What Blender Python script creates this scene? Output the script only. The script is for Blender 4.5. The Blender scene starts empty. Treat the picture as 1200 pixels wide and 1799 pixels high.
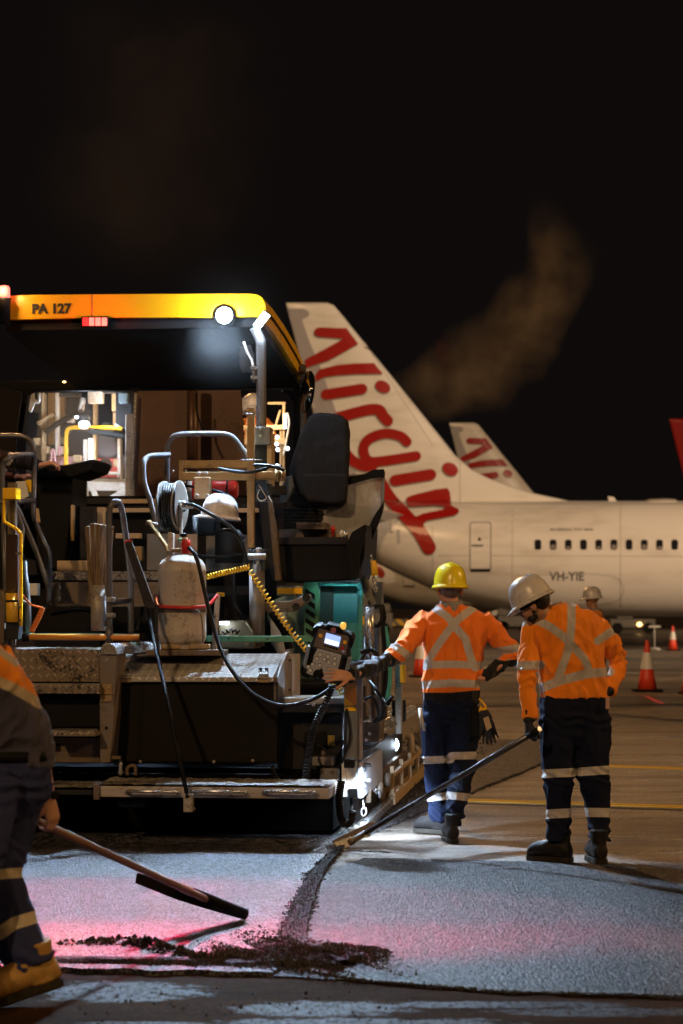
import bpy, bmesh, math, random
import numpy as np
from mathutils import Vector, Matrix, noise
from mathutils.bvhtree import BVHTree
random.seed(7)
V = Vector
SC = bpy.context.scene
COL = SC.collection
# ------------------------------------------------------------------ camera
F = 80.0/36.0*1799.0          # focal length in photo pixels
CZ, HX, HY = 1.55, 600.0, 1063.0
cam = bpy.data.cameras.new('camera'); camo = bpy.data.objects.new('camera', cam); COL.objects.link(camo)
camo.location = (0, 0, CZ); camo.rotation_euler = (math.radians(90), 0, 0)
cam.sensor_fit = 'VERTICAL'; cam.sensor_height = 36; cam.lens = 80
cam.shift_y = (HY-899.5)/1799; cam.clip_end = 3000; cam.clip_start = 0.1
cam.dof.use_dof = True; cam.dof.focus_distance = 14.8; cam.dof.aperture_fstop = 3.5
SC.camera = camo
# ------------------------------------------------------------------ world, exposure
w = bpy.data.worlds.new("World"); SC.world = w; w.use_nodes = True
bgn = w.node_tree.nodes['Background']
bgn.inputs[0].default_value = (0.0052, 0.0039, 0.0036, 1); bgn.inputs[1].default_value = 0.8
SC.view_settings.view_transform = 'Standard'; SC.view_settings.look = 'None'
SC.view_settings.exposure = 0.0; SC.view_settings.gamma = 1
SC.cycles.volume_step_rate = 2.0; SC.cycles.max_bounces = 6
SC.cycles.sample_clamp_indirect = 6.0; SC.cycles.sample_clamp_direct = 60.0
# ------------------------------------------------------------------ lights
def aim(o, target):
    d = V(target)-o.location
    o.rotation_euler = d.to_track_quat('-Z', 'Y').to_euler()
def lamp(kind, name, loc, target, energy, color, **kw):
    L = bpy.data.lights.new(name, kind); L.energy = energy; L.color = color
    sx = kw.pop('scale', None)
    for k, v in kw.items(): setattr(L, k, v)
    o = bpy.data.objects.new(name, L); COL.objects.link(o); o.location = loc; aim(o, target)
    if sx: o.scale = sx
    return o
# the apron's sodium flood lights: one far mast (sun lamp) plus two nearer masts
lamp('SUN', 'apron_floodlight', (-9, -10, 14), (0, 14, 1.0), 0.85, (1.0, 0.6, 0.27), angle=math.radians(2.0))
lamp('SPOT', 'mast_floodlight', (26, 16, 15), (2.5, 15, 0.5), 8500, (1.0, 0.55, 0.2), spot_size=math.radians(70), spot_blend=0.6, shadow_soft_size=0.5)
lamp('SPOT', 'rear_floodlight', (13, -14, 12), (0, 13, 0.8), 4200, (1.0, 0.55, 0.2), spot_size=math.radians(60), spot_blend=0.6, shadow_soft_size=0.4)
lamp('SPOT', 'stand_floodlight', (45, 35, 22), (3, 84, 6), 105000, (1.0, 0.7, 0.44), spot_size=math.radians(80), spot_blend=0.6, shadow_soft_size=1.0)
lamp('SPOT', 'apron_mast_floodlight', (-8, 60, 20), (7, 24, 0), 16000, (1.0, 0.5, 0.18), spot_size=math.radians(110), spot_blend=0.8, shadow_soft_size=0.6)
# ------------------------------------------------------------------ pixel helpers
def P(px, py, d): return V(((px-HX)/F*d, d, CZ+(HY-py)/F*d))
def G(px, py, z=0.0):
    d = F*(CZ-z)/(py-HY); return V(((px-HX)/F*d, d, z))
TH = math.atan(450/F)
UX = V((math.cos(TH), -math.sin(TH), 0)); VX = V((math.sin(TH), math.cos(TH), 0))
def Q(px, py, D):                      # point on the machine plane at machine depth D
    r = V(((px-HX)/F, 1, (HY-py)/F)); t = D/(r.dot(VX)); return r*t+V((0, 0, CZ))
def mc(p): return p.dot(UX), p.dot(VX), p.z
def MW(u, v, z): return UX*u+VX*v+V((0, 0, z))
def proj(co):                           # world array -> pixels
    co = np.asarray(co); return np.stack([HX+co[:, 0]/co[:, 1]*F, HY-(co[:, 2]-CZ)/co[:, 1]*F], 1)
# ------------------------------------------------------------------ node expressions
class E:
    def __init__(s, nt, sock): s.nt, s.s = nt, sock
    def _m(s, op, *a, clamp=False):
        n = s.nt.nodes.new('ShaderNodeMath'); n.operation = op; n.use_clamp = clamp
        for i, x in enumerate((s,)+a):
            if isinstance(x, E): s.nt.links.new(x.s, n.inputs[i])
            else: n.inputs[i].default_value = x
        return E(s.nt, n.outputs[0])
    def __add__(s, o): return s._m('ADD', o)
    def __sub__(s, o): return s._m('SUBTRACT', o)
    def __mul__(s, o): return s._m('MULTIPLY', o)
    def __truediv__(s, o): return s._m('DIVIDE', o)
    __radd__ = __add__; __rmul__ = __mul__
    def __rsub__(s, o): return (s*-1.0)+o
    def floor(s): return s._m('FLOOR')
    def fract(s): return s._m('FRACT')
    def abs(s): return s._m('ABSOLUTE')
    def mod(s, o): return s._m('FLOORED_MODULO', o)
    def lt(s, o): return s._m('LESS_THAN', o)
    def gt(s, o): return s._m('GREATER_THAN', o)
    def mn(s, o): return s._m('MINIMUM', o)
    def mx(s, o): return s._m('MAXIMUM', o)
    def sqrt(s): return s._m('SQRT')
    def pw(s, o): return s._m('POWER', o)
    def clamp(s): return s._m('ADD', 0.0, clamp=True)
    def ramp(s, a, b):
        n = s.nt.nodes.new('ShaderNodeMapRange'); n.interpolation_type = 'SMOOTHSTEP'
        s.nt.links.new(s.s, n.inputs['Value']); n.inputs['From Min'].default_value = a; n.inputs['From Max'].default_value = b
        return E(s.nt, n.outputs[0])
class MT:
    """a material with a Principled BSDF and short helpers"""
    def __init__(s, name, color=(.5, .5, .5), rough=.5, metal=0., **kw):
        s.m = bpy.data.materials.new(name); s.m.use_nodes = True; s.nt = s.m.node_tree
        s.b = s.nt.nodes['Principled BSDF']; s.col(color); s.b.inputs['Roughness'].default_value = rough
        s.b.inputs['Metallic'].default_value = metal
        for k, v in kw.items(): s.b.inputs[k.replace('_', ' ')].default_value = v
        s._tc = None
    def col(s, c):
        if isinstance(c, (tuple, list)): s.b.inputs['Base Color'].default_value = (*c[:3], 1)
        else: s.nt.links.new(c, s.b.inputs['Base Color'])
    def node(s, t): return s.nt.nodes.new(t)
    def xyz(s, out='Object'):
        if s._tc is None:
            s._tc = s.node('ShaderNodeTexCoord'); s._sx = s.node('ShaderNodeSeparateXYZ'); s.nt.links.new(s._tc.outputs[out], s._sx.inputs[0])
        return [E(s.nt, s._sx.outputs[i]) for i in range(3)]
    def noise(s, scale, detail=3, rough=.55, stretch=(1, 1, 1), out='Object', off=(0, 0, 0)):
        s.xyz(out) if s._tc is None else None
        mp = s.node('ShaderNodeMapping'); mp.inputs['Scale'].default_value = stretch; mp.inputs['Location'].default_value = off
        s.nt.links.new(s._tc.outputs[out], mp.inputs[0])
        n = s.node('ShaderNodeTexNoise'); n.inputs['Scale'].default_value = scale; n.inputs['Detail'].default_value = detail
        n.inputs['Roughness'].default_value = rough; s.nt.links.new(mp.outputs[0], n.inputs['Vector'])
        return E(s.nt, n.outputs[0])
    def voro(s, scale, out='Object', stretch=(1, 1, 1), feat='Color'):
        s.xyz(out) if s._tc is None else None
        mp = s.node('ShaderNodeMapping'); mp.inputs['Scale'].default_value = stretch
        s.nt.links.new(s._tc.outputs[out], mp.inputs[0])
        n = s.node('ShaderNodeTexVoronoi'); n.inputs['Scale'].default_value = scale
        s.nt.links.new(mp.outputs[0], n.inputs['Vector']); return E(s.nt, n.outputs[feat])
    def mix(s, f, a, b):
        n = s.node('ShaderNodeMix'); n.data_type = 'RGBA'
        if isinstance(f, E): s.nt.links.new(f.s, n.inputs[0])
        else: n.inputs[0].default_value = f
        for i, c in ((6, a), (7, b)):
            if isinstance(c, (tuple, list)): n.inputs[i].default_value = (*c[:3], 1)
            else: s.nt.links.new(c, n.inputs[i])
        return n.outputs[2]
    def rough(s, e): s.nt.links.new(e.s, s.b.inputs['Roughness'])
    def bump(s, e, strength=.4, dist=.01):
        n = s.node('ShaderNodeBump'); n.inputs['Strength'].default_value = strength; n.inputs['Distance'].default_value = dist
        s.nt.links.new(e.s, n.inputs['Height']); s.nt.links.new(n.outputs[0], s.b.inputs['Normal'])
    def attr(s, name):
        n = s.node('ShaderNodeAttribute'); n.attribute_name = name; return E(s.nt, n.outputs['Fac'])
    def emit(s, color, strength):
        s.b.inputs['Emission Color'].default_value = (*color, 1); s.b.inputs['Emission Strength'].default_value = strength
        return s
def grime(name, color, rough=.5, metal=0., dirt=(.03, .022, .015), amt=.5, scale=6, bump=.15, **kw):
    m = MT(name, color, rough, metal, **kw)
    if max(color) < .05: m.b.inputs['Specular IOR Level'].default_value = .1
    a = m.noise(scale, 6, .65); b = m.noise(scale*9, 4, .6)
    f = (a*0.7+b*0.45).ramp(.74-amt*.28, .86-amt*.15)*min(1, amt*1.4)
    m.col(m.mix(f, color, dirt)); m.rough((f*0.3+rough+(b-.5)*.25).clamp())
    m.bump(b+a*0.5, bump, .006)
    return m.m
# ------------------------------------------------------------------ mesh builder
class MB:
    def __init__(s): s.v = []; s.f = []; s.sm = []
    def add(s, vs, fs, smooth=False):
        o = len(s.v); s.v += [V(p) for p in vs]; s.f += [tuple(i+o for i in f) for f in fs]; s.sm += [smooth]*len(fs); return s
    def hexa(s, a, b):                 # a: 4 near corners, b: 4 far corners
        return s.add(list(a)+list(b), [(0, 1, 2, 3), (7, 6, 5, 4), (0, 4, 5, 1), (1, 5, 6, 2), (2, 6, 7, 3), (3, 7, 4, 0)])
    def box(s, lo, hi):
        x0, y0, z0 = lo; x1, y1, z1 = hi
        return s.hexa([(x0, y0, z0), (x1, y0, z0), (x1, y0, z1), (x0, y0, z1)], [(x0, y1, z0), (x1, y1, z0), (x1, y1, z1), (x0, y1, z1)])
    def mbox(s, u0, u1, v0, v1, z0, z1):
        return s.hexa([MW(u0, v0, z0), MW(u1, v0, z0), MW(u1, v0, z1), MW(u0, v0, z1)], [MW(u0, v1, z0), MW(u1, v1, z0), MW(u1, v1, z1), MW(u0, v1, z1)])
    def pbox(s, x0, y0, x1, y1, D, dep):
        u0, _, z1 = mc(Q(x0, y0, D)); u1, _, z0 = mc(Q(x1, y1, D)); return s.mbox(u0, u1, D, D+dep, z0, z1)
    def ppoly(s, pts, D, dep):          # pixel polygon on machine plane D, extruded
        a = [Q(x, y, D) for x, y in pts]; return s.prism(a, VX*dep)
    def prism(s, a, ext):
        n = len(a); ext = V(ext); a = [V(p) for p in a]
        nrm = sum(((a[i]-a[0]).cross(a[(i+1) % n]-a[0]) for i in range(1, n)), V((0, 0, 0)))
        if nrm.dot(ext) > 0: a = a[::-1]
        s.add(a+[p+ext for p in a], [tuple(range(n)), tuple(range(2*n-1, n-1, -1))]+[((i+1) % n, i, n+i, n+(i+1) % n) for i in range(n)])
        return s
    def obox(s, c, ax, ay, az):         # centre + half-axis vectors
        c, ax, ay, az = V(c), V(ax), V(ay), V(az)
        return s.hexa([c-ax-ay-az, c+ax-ay-az, c+ax-ay+az, c-ax-ay+az], [c-ax+ay-az, c+ax+ay-az, c+ax+ay+az, c-ax+ay+az])
    def tube(s, pts, r, n=10, caps=True, squash=None, smooth=True):
        pts = [V(p) for p in pts]; m = len(pts)
        rs = r if isinstance(r, (list, tuple)) else [r]*m
        t0 = (pts[1]-pts[0]).normalized()
        up = V((0, 0, 1)) if abs(t0.z) < .9 else V((1, 0, 0))
        a = t0.cross(up).normalized(); vs = []
        for i in range(m):
            t = (pts[min(i+1, m-1)]-pts[max(i-1, 0)]).normalized()
            a = (a-t*a.dot(t)).normalized(); b = t.cross(a)
            for k in range(n):
                an = 2*math.pi*k/n; ca, sa = math.cos(an), math.sin(an)
                if squash: vs.append(pts[i]+(a*ca*squash[0]+b*sa*squash[1])*rs[i])
                else: vs.append(pts[i]+(a*ca+b*sa)*rs[i])
        fs = [(i*n+k, i*n+(k+1) % n, (i+1)*n+(k+1) % n, (i+1)*n+k) for i in range(m-1) for k in range(n)]
        s.add(vs, fs, smooth)
        if caps:
            o = len(s.v)-n*m; s.f += [tuple(o+k for k in range(n-1, -1, -1)), tuple(o+(m-1)*n+k for k in range(n))]; s.sm += [False]*2
        return s
    def cyl(s, p0, p1, r, r1=None, n=20): return s.tube([p0, p1], [r, r if r1 is None else r1], n)
    def loft(s, secs, smooth=True, caps=True):   # secs: list of equal-length rings
        n = len(secs[0]); m = len(secs); vs = [p for r in secs for p in r]
        fs = [(i*n+k, i*n+(k+1) % n, (i+1)*n+(k+1) % n, (i+1)*n+k) for i in range(m-1) for k in range(n)]
        s.add(vs, fs, smooth)
        if caps:
            o = len(s.v)-n*m; s.f += [tuple(o+k for k in range(n-1, -1, -1)), tuple(o+(m-1)*n+k for k in range(n))]; s.sm += [False]*2
        return s
    def lathe(s, c, prof, n=28, ax=(0, 0, 1), sx=1, caps=True):   # prof: (r, h)
        c = V(c); ax = V(ax).normalized(); q = V((0, 0, 1)).rotation_difference(ax)
        secs = [[c+q @ V((r*math.cos(2*math.pi*k/n)*sx, r*math.sin(2*math.pi*k/n), h)) for k in range(n)] for r, h in prof]
        return s.loft(secs, caps=caps)
    def ball(s, c, rx, ry=None, rz=None, n=12, rot=None):
        ry = ry or rx; rz = rz or rx; c = V(c); secs = []
        for i in range(n+1):
            th = math.pi*min(max(i/n, .02), .98); ring = []
            for k in range(2*n):
                ph = math.pi*k/n; p = V((rx*math.sin(th)*math.cos(ph), ry*math.sin(th)*math.sin(ph), -rz*math.cos(th)))
                ring.append(c+(rot @ p if rot else p))
            secs.append(ring)
        return s.loft(secs)
def M4(o_loc, rz=0): return Matrix.Translation(o_loc) @ Matrix.Rotation(rz, 4, 'Z')
ROOTM = {}
def tag(o, label=None, cat=None, group=None, kind=None):
    if label: o['label'] = label
    if cat: o['category'] = cat
    if group: o['group'] = group
    if kind: o['kind'] = kind
    return o
def thing(name, label, cat, loc, rz=0, group=None):
    o = bpy.data.objects.new(name, None); COL.objects.link(o); o.empty_display_size = .1
    o.location = loc; o.rotation_euler = (0, 0, rz); ROOTM[o.name] = M4(V(loc), rz); return tag(o, label, cat, group)
def mesh_from(mb, inv, name):
    me = bpy.data.meshes.new(name); me.from_pydata([tuple(inv @ v) for v in mb.v], [], mb.f)
    me.polygons.foreach_set('use_smooth', mb.sm); me.update(); return me
def part(name, mb, mat, parent, bevel=0, label=None, fixn=False):
    """link mb (world coordinates) as one mesh under parent"""
    Mx = ROOTM[parent.name]; o = bpy.data.objects.new(name, mesh_from(mb, Mx.inverted(), name)); COL.objects.link(o)
    o.parent = parent; ROOTM[o.name] = Mx; mat and o.data.materials.append(mat)
    if fixn: fixnorm(o.data)
    if bevel: bev(o, bevel)
    if label: o['label'] = label
    return o
def top(name, mb, mat, loc, label=None, cat=None, group=None, kind=None, rz=0, bevel=0):
    Mx = M4(V(loc), rz); o = bpy.data.objects.new(name, mesh_from(mb, Mx.inverted(), name)); COL.objects.link(o)
    o.location = loc; o.rotation_euler = (0, 0, rz); ROOTM[o.name] = Mx; mat and o.data.materials.append(mat)
    if bevel: bev(o, bevel)
    return tag(o, label, cat, group, kind)
def bev(o, wd):
    b = o.modifiers.new('bevel', 'BEVEL'); b.width = wd; b.segments = 2; b.limit_method = 'ANGLE'; b.angle_limit = math.radians(40)
def fixnorm(me):
    bm = bmesh.new(); bm.from_mesh(me); bmesh.ops.recalc_face_normals(bm, faces=bm.faces); bm.to_mesh(me); bm.free()
def smoothpts(pts, n=6):               # Catmull-Rom through points
    pts = [V(p) for p in pts]; out = []
    for i in range(len(pts)-1):
        p0, p1, p2, p3 = pts[max(i-1, 0)], pts[i], pts[i+1], pts[min(i+2, len(pts)-1)]
        for k in range(n):
            t = k/n; out.append(.5*((2*p1)+(p2-p0)*t+(2*p0-5*p1+4*p2-p3)*t*t+(3*p1-p0-3*p2+p3)*t**3))
    return out+[pts[-1]]
def coil(pts, R, r, turns, n=6, per=10):
    path = smoothpts(pts, 12); L = [0]
    for i in range(1, len(path)): L.append(L[-1]+(path[i]-path[i-1]).length)
    T = L[-1]; out = []; N = int(turns*per); j = 0
    for i in range(N+1):
        d = T*i/N
        while j < len(path)-2 and L[j+1] < d: j += 1
        f = (d-L[j])/max(1e-6, L[j+1]-L[j]); p = path[j].lerp(path[j+1], f); t = (path[j+1]-path[j]).normalized()
        a = t.cross(V((0, 1, .2))).normalized(); b = t.cross(a); an = 2*math.pi*turns*i/N
        out.append(p+(a*math.cos(an)+b*math.sin(an))*R)
    return MB().tube(out, r, n)
def text_mb(txt, origin, ux, uz, h, ext=.002, bold=0.0, align='LEFT', space=1.0):
    """built-in font text as geometry: ux, uz unit vectors of the writing plane"""
    c = bpy.data.curves.new('t', 'FONT'); c.body = txt; c.size = 1; c.extrude = 0; c.offset = bold; c.align_x = align; c.space_character = space; c.resolution_u = 3
    o = bpy.data.objects.new('t', c); COL.objects.link(o); bpy.context.view_layer.update()
    me = o.to_mesh(); vs = [v.co.copy() for v in me.vertices]; fs = [tuple(p.vertices) for p in me.polygons]
    o.to_mesh_clear(); bpy.data.objects.remove(o); bpy.data.curves.remove(c)
    ux, uz = V(ux), V(uz); n = ux.cross(uz); k = h/.7
    return MB().add([V(origin)+ux*v.x*k+uz*v.y*k+n*ext for v in vs], fs)
# ================================================================== materials
black_steel = grime('black_steel', (.007, .007, .008), .5, 0, (.018, .013, .009), .4)
dark_steel = grime('dark_steel', (.026, .026, .028), .5, .3, (.012, .009, .007), .55)
grey_paint = grime('grey_paint', (.16, .16, .165), .42, 0, (.05, .035, .025), .45)
grey_tube = grime('grey_tube', (.11, .11, .12), .34, .3, (.06, .04, .03), .35, 14)
worn_steel = grime('worn_steel', (.36, .33, .3), .45, .35, (.04, .03, .022), .6, 9, .25)
brown_steel = grime('brown_steel', (.12, .085, .06), .5, .2, (.03, .02, .015), .6, 8, .25)
brass_steel = grime('zinc_steel', (.3, .2, .09), .45, .45, (.06, .04, .02), .5, 12, .2)
yellow_paint = grime('yellow_paint', (.95, .54, .008), .3, 0, (.5, .33, .04), .12, 3, .03)
flange_m = grime('reel_flange', (.2, .185, .17), .45, .2, (.1, .08, .06), .4, 12)
yellow_worn = grime('yellow_worn', (.8, .45, .02), .4, 0, (.12, .07, .03), .5, 20, .1)
amber_tube = grime('amber_tube', (.62, .24, .03), .35, 0, (.2, .08, .02), .4, 14, .05)
teal_paint = grime('teal_paint', (.05, .33, .35), .4, 0, (.02, .08, .08), .35, 4, .05)
green_paint = grime('green_paint', (.06, .22, .13), .4, 0, (.03, .05, .03), .4, 9, .08)
sage_paint = grime('sage_paint', (.16, .24, .19), .45, 0, (.05, .06, .05), .4, 6, .08)
rubber = grime('rubber', (.007, .007, .007), .6, 0, (.016, .013, .01), .4, 14, .1)
hose_m = grime('hose_rubber', (.014, .014, .015), .38, 0, (.03, .025, .02), .3, 20, .05)
matte_black = MT('matte_black', (.004, .004, .004), .9, 0, Specular_IOR_Level=.02).m
chrome = grime('polished_aluminium', (.62, .63, .65), .25, .85, (.2, .17, .14), .35, 8, .05)
white_paint = grime('white_paint', (.7, .7, .68), .4, 0, (.2, .16, .12), .45, 10, .08)
hat_white = grime('hat_white', (.6, .58, .6), .3, 0, (.16, .14, .13), .6, 14, .08)
hat_yellow = grime('hat_yellow', (.82, .68, .02), .25, 0, (.7, .5, .05), .2, 12, .02)
red_paint = grime('red_paint', (.5, .025, .02), .3, 0, (.15, .02, .02), .3, 9, .04)
yellow_coil = MT('yellow_coil', (.8, .5, .02), .4).m
orange_coil = MT('orange_coil', (.65, .16, .03), .4).m
tan_paint = grime('tan_paint', (.5, .36, .2), .5, 0, (.15, .1, .06), .4, 10, .08)
wood = MT('stake_wood', (.16, .11, .06), .7); _n = wood.noise(9, 5, .7, (8, 8, .6)); wood.col(wood.mix(_n.ramp(.3, .7), (.3, .2, .11), (.05, .032, .02))); wood.bump(_n, .4); wood = wood.m
glass = MT('glass', (.75, .8, .82), .06, 0, Transmission_Weight=.0, Alpha=.16).m
sheen_glass = MT('sheen_shield', (.42, .42, .44), .22, 0); sheen_glass.b.inputs['Alpha'].default_value = .42  # grey colour and streaked alpha stand in for the shield's reflection
_n = sheen_glass.noise(30, 4, .6, (1, 1, .25)); sheen_glass.nt.links.new((_n*0.7+.22).s, sheen_glass.b.inputs['Alpha']); sheen_glass = sheen_glass.m
mirror_m = MT('mirror_glass', (.85, .85, .85), .05, 1.).m
lamp_white = MT('lamp_white', (.8, .9, 1), .3).emit((.72, .88, 1), 22).m
lamp_soft = MT('lamp_soft', (.8, .9, 1), .3).emit((.75, .88, 1), 4).m
lamp_red = MT('lamp_red', (.8, .02, .02), .3).emit((1, .02, .02), 2.2).m
lamp_pink = MT('lamp_pink', (.8, .1, .1), .3).emit((1, .12, .09), 3.2).m
lamp_amber = MT('lamp_amber', (1, .5, .1), .3).emit((1, .55, .16), 8).m
screen_m = MT('screen', (.2, .3, .6), .2).emit((.35, .5, 1), 1.1).m
screen_w = MT('screen_white', (.8, .85, 1), .3).emit((.85, .9, 1), 1.3).m
decal_black = MT('decal_black', (.012, .012, .012), .5).m
decal_grey = MT('decal_grey', (.09, .085, .09), .5).m
def chequer(name, base, dirt, amt, metal=.3):
    m = MT(name, base, .38, metal); x, y, z = m.xyz()
    a = x*19.0; b = (z+y*.8)*19.0
    ca, cb = a.floor(), b.floor(); par = (ca+cb).mod(2.0)
    fa, fb = a.fract()-.5, b.fract()-.5
    p = fa+fb; q = fa-fb
    s_ = p+(q-p)*par; t_ = q+(p-q)*par
    g = ((s_/.62)._m('POWER', 2.0)) + ((t_/.15)._m('POWER', 2.0))
    msk = g.ramp(1.0, .55); n = m.noise(5, 6, .7); n2 = m.noise(45, 3, .6)
    f = (n*0.65+n2*0.4).ramp(.66-amt*.3, .72-amt*.2)
    c = m.mix(msk, tuple(k*.5 for k in base), tuple(min(1, k*1.25) for k in base)); m.col(m.mix(f, c, dirt)); m.rough((f*0.35+.36).clamp())
    m.bump(msk+n2*0.15, 1., .009); return m.m
plate_clean = chequer('chequer_plate', (.72, .71, .69), (.2, .16, .12), .2, .1)
plate_dirty = chequer('chequer_plate_tarred', (.42, .34, .27), (.015, .012, .01), .5)
tar = MT('tarred_steel', (.03, .03, .032), .4, .0); _n = tar.noise(40, 5, .7); _b = tar.noise(9, 4, .7)
tar.col(tar.mix((_n*0.6+_b*0.5).ramp(.5, .66), (.3, .28, .26), (.012, .012, .012))); tar.bump(_n, 1., .02); tar.rough(_n*0.4+.15); tar = tar.m
# ================================================================== ground
def ground_mat():
    m = MT('apron_surface', (.1, .08, .06), .6); x, y, z = m.xyz()
    big = m.noise(.35, 5, .6, (.25, 1, 1)); mid = m.noise(2.2, 5, .6, (.35, 1, 1), off=(3, 1, 0)); fine = m.noise(38, 4, .7); vf = m.voro(70)
    near = y.ramp(13.2, 14.2)
    c1 = m.mix(big.ramp(.35, .65), (.22, .18, .145), (.5, .44, .38)); c1 = m.mix(mid.ramp(.35, .75)*0.7, c1, (.58, .53, .48))  # pale streaks put wet smears and lit highlights into the colour
    c0 = m.mix(mid.ramp(.3, .7), (.034, .016, .007), (.1, .05, .022))
    far = y.ramp(24, 34); bnd = m.noise(.5, 5, .65, (.06, .55, 1), off=(2, 5, 0)); c1 = m.mix(m.noise(1.1, 6, .7, (.22, 1.6, 1), off=(9, 4, 0)).ramp(.42, .62)*.55, c1, (.045, .034, .026)); c = m.mix(near, c0, c1); c = m.mix(far*.92, c, m.mix(bnd.ramp(.42, .62), (.03, .022, .016), (.24, .18, .125)))  # far bands put the brown glow on the apron into its colour
    c = m.mix((fine*0.5+vf*0.5).ramp(.35, .8)*0.5, c, (.03, .024, .02)); m.col(c)
    def ell(cx, cy, rx, ry): return (((x-cx)/rx).pw(2.0) + ((y-cy)/ry).pw(2.0))
    g = G(215, 1742); e = ell(g.x, g.y, .33, .26)
    for px, py, rx, ry in ((560, 1772, .35, .16), (640, 1800, .55, .14), (1090, 1778, .5, .1), (880, 1765, .5, .08), (250, 1800, .3, .06)):
        g = G(px, py); e = e.mn(ell(g.x, g.y, rx, ry))
    wet = (e+(m.noise(9, 8, .85, (.6, 1, 1))-.5)*5.5).ramp(1.0, .75)*(1-y.ramp(9.6, 10.0))
    gr = m.noise(34, 8, .85, (1, .45, 1)); wet = wet*gr.ramp(.4, .52); c = m.mix(gr.ramp(.4, .62)*.6, c, (.03, .022, .017)); c = m.mix(wet, c, (.035, .035, .04)); m.col(c)
    m.rough((wet*-0.5+.8+(fine-.5)*0.3-near*.36-mid.ramp(.4, .7)*0.22*near).clamp())
    m.nt.links.new((wet*.5+near*.5+.01).s, m.b.inputs['Specular IOR Level'])
    m.bump(fine*0.5+gr*1.2+(gr*wet)*3.5, .8, .014); return m.m
def asphalt_mat(name, a, b, rough=.52):
    m = MT(name, a, rough); x, y, z = m.xyz(); v1 = m.voro(62, stretch=(1, .3, 1)); v2 = m.voro(130); n = m.noise(1.3, 4, .6, (.5, 1, 1)); f = m.noise(78, 3, .6, (1, .28, 1)); f2 = m.noise(26, 2, .5, (1, .3, 1), off=(4, 2, 0))
    c = m.mix((v1*0.12+f*.7+f2*.3-.06).ramp(.42, .6), a, b); c = m.mix(n.ramp(.35, .7)*0.35, c, tuple(k*.5 for k in a)); m.col(c)
    m.rough(((v1-.5)*0.3+rough).clamp()); m.bump(v1*1.0+v2*0.4+f*1.4, 1., .016); return m.m
m_ground = ground_mat()
m_mat = asphalt_mat('fresh_asphalt', (.002, .002, .003), (.175, .175, .205), .52)
m_lane = asphalt_mat('older_asphalt', (.002, .002, .002), (.085, .078, .083), .58)
m_lane.node_tree.nodes['Principled BSDF'].inputs['Specular IOR Level'].default_value = .14; m_mat.node_tree.nodes['Principled BSDF'].inputs['Specular IOR Level'].default_value = .35
m_base = asphalt_mat('loose_base', (.012, .01, .008), (.09, .066, .045), .5)
gm = MB().add([(-600, -30, 0), (600, -30, 0), (600, 900, 0), (-600, 900, 0)], [(0, 1, 2, 3)])
top('apron_ground', gm, m_ground, (0, 0, 0), kind='structure')
def slab(name, pts, z0, z1, mat, jag=.02):
    out = []
    for i in range(len(pts)):
        a, b = pts[i], pts[(i+1) % len(pts)]; n = max(1, min(160, int((b-a).length/.03)))
        if (b-a).length > 12: n = 1
        for k in range(n):
            p = a.lerp(b, k/n); j = jag if 0 < k else 0
            out.append(V((p.x+j*noise.noise(V((p.x*19, p.y*19, 1))), p.y+j*3*noise.noise(V((p.x*7, p.y*7, 5))), z0)))
    top(name, MB().prism(out, (0, 0, z1-z0)), mat, (0, 0, 0), kind='structure')
seam = [G(604, 1487), G(556, 1540), G(528, 1610), G(505, 1680), G(480, 1718)]
farL = [MW(-7, 26, 0), MW(.02, 26, 0)]
slab('fresh_asphalt_mat', [G(-1500, 1698), G(-120, 1704), G(60, 1708)]+[seam[4]]+seam[3::-1]+farL[::-1], .0, .022, m_mat, .03)
slab('adjacent_asphalt_lane', [seam[4]+V((.005, 0, 0)), G(640, 1727), G(850, 1745), G(1200, 1757), G(1500, 1768), G(1500, 1530), G(1200, 1523), G(970, 1517), G(640, 1509)]+[p+V((.005, 0, 0)) for p in seam[1:4]], .0, .008, m_lane, .012)
slab('loose_base_strip', [G(612, 1486), G(700, 1422), G(752, 1352), G(775, 1290), G(770, 1236), G(700, 1236), G(640, 1400)], .0, .004, m_base, .05)
m_line = grime('yellow_line_paint', (.72, .46, .03), .5, 0, (.12, .09, .06), .45, 5, .05)
for a, b, t in ((G(690, 1402), G(1500, 1427), .11), (G(760, 1335), G(1500, 1361), .12)):
    n = (b-a).normalized().cross(V((0, 0, 1)))*t; mb = MB()
    mb.prism([a-n+V((0, 0, .001)), b-n+V((0, 0, .001)), b+n+V((0, 0, .001)), a+n+V((0, 0, .001))], (0, 0, .004))
    top('yellow_line', mb, m_line, (0, 0, 0), kind='structure')
m_dark = grime('bitumen_joint', (.02, .017, .015), .4, 0, (.05, .04, .03), .4, 6)
for a, b, t in ((G(690, 1408), G(1500, 1433), .04), (G(760, 1241), G(1500, 1236), .3), (G(860, 1176), G(1500, 1182), .35)):
    n = (b-a).normalized().cross(V((0, 0, 1)))*t
    top('joint_sealant', MB().prism([a-n, b-n, b+n, a+n], (0, 0, .003)), m_dark, (0, 0, 0), kind='structure')
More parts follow.
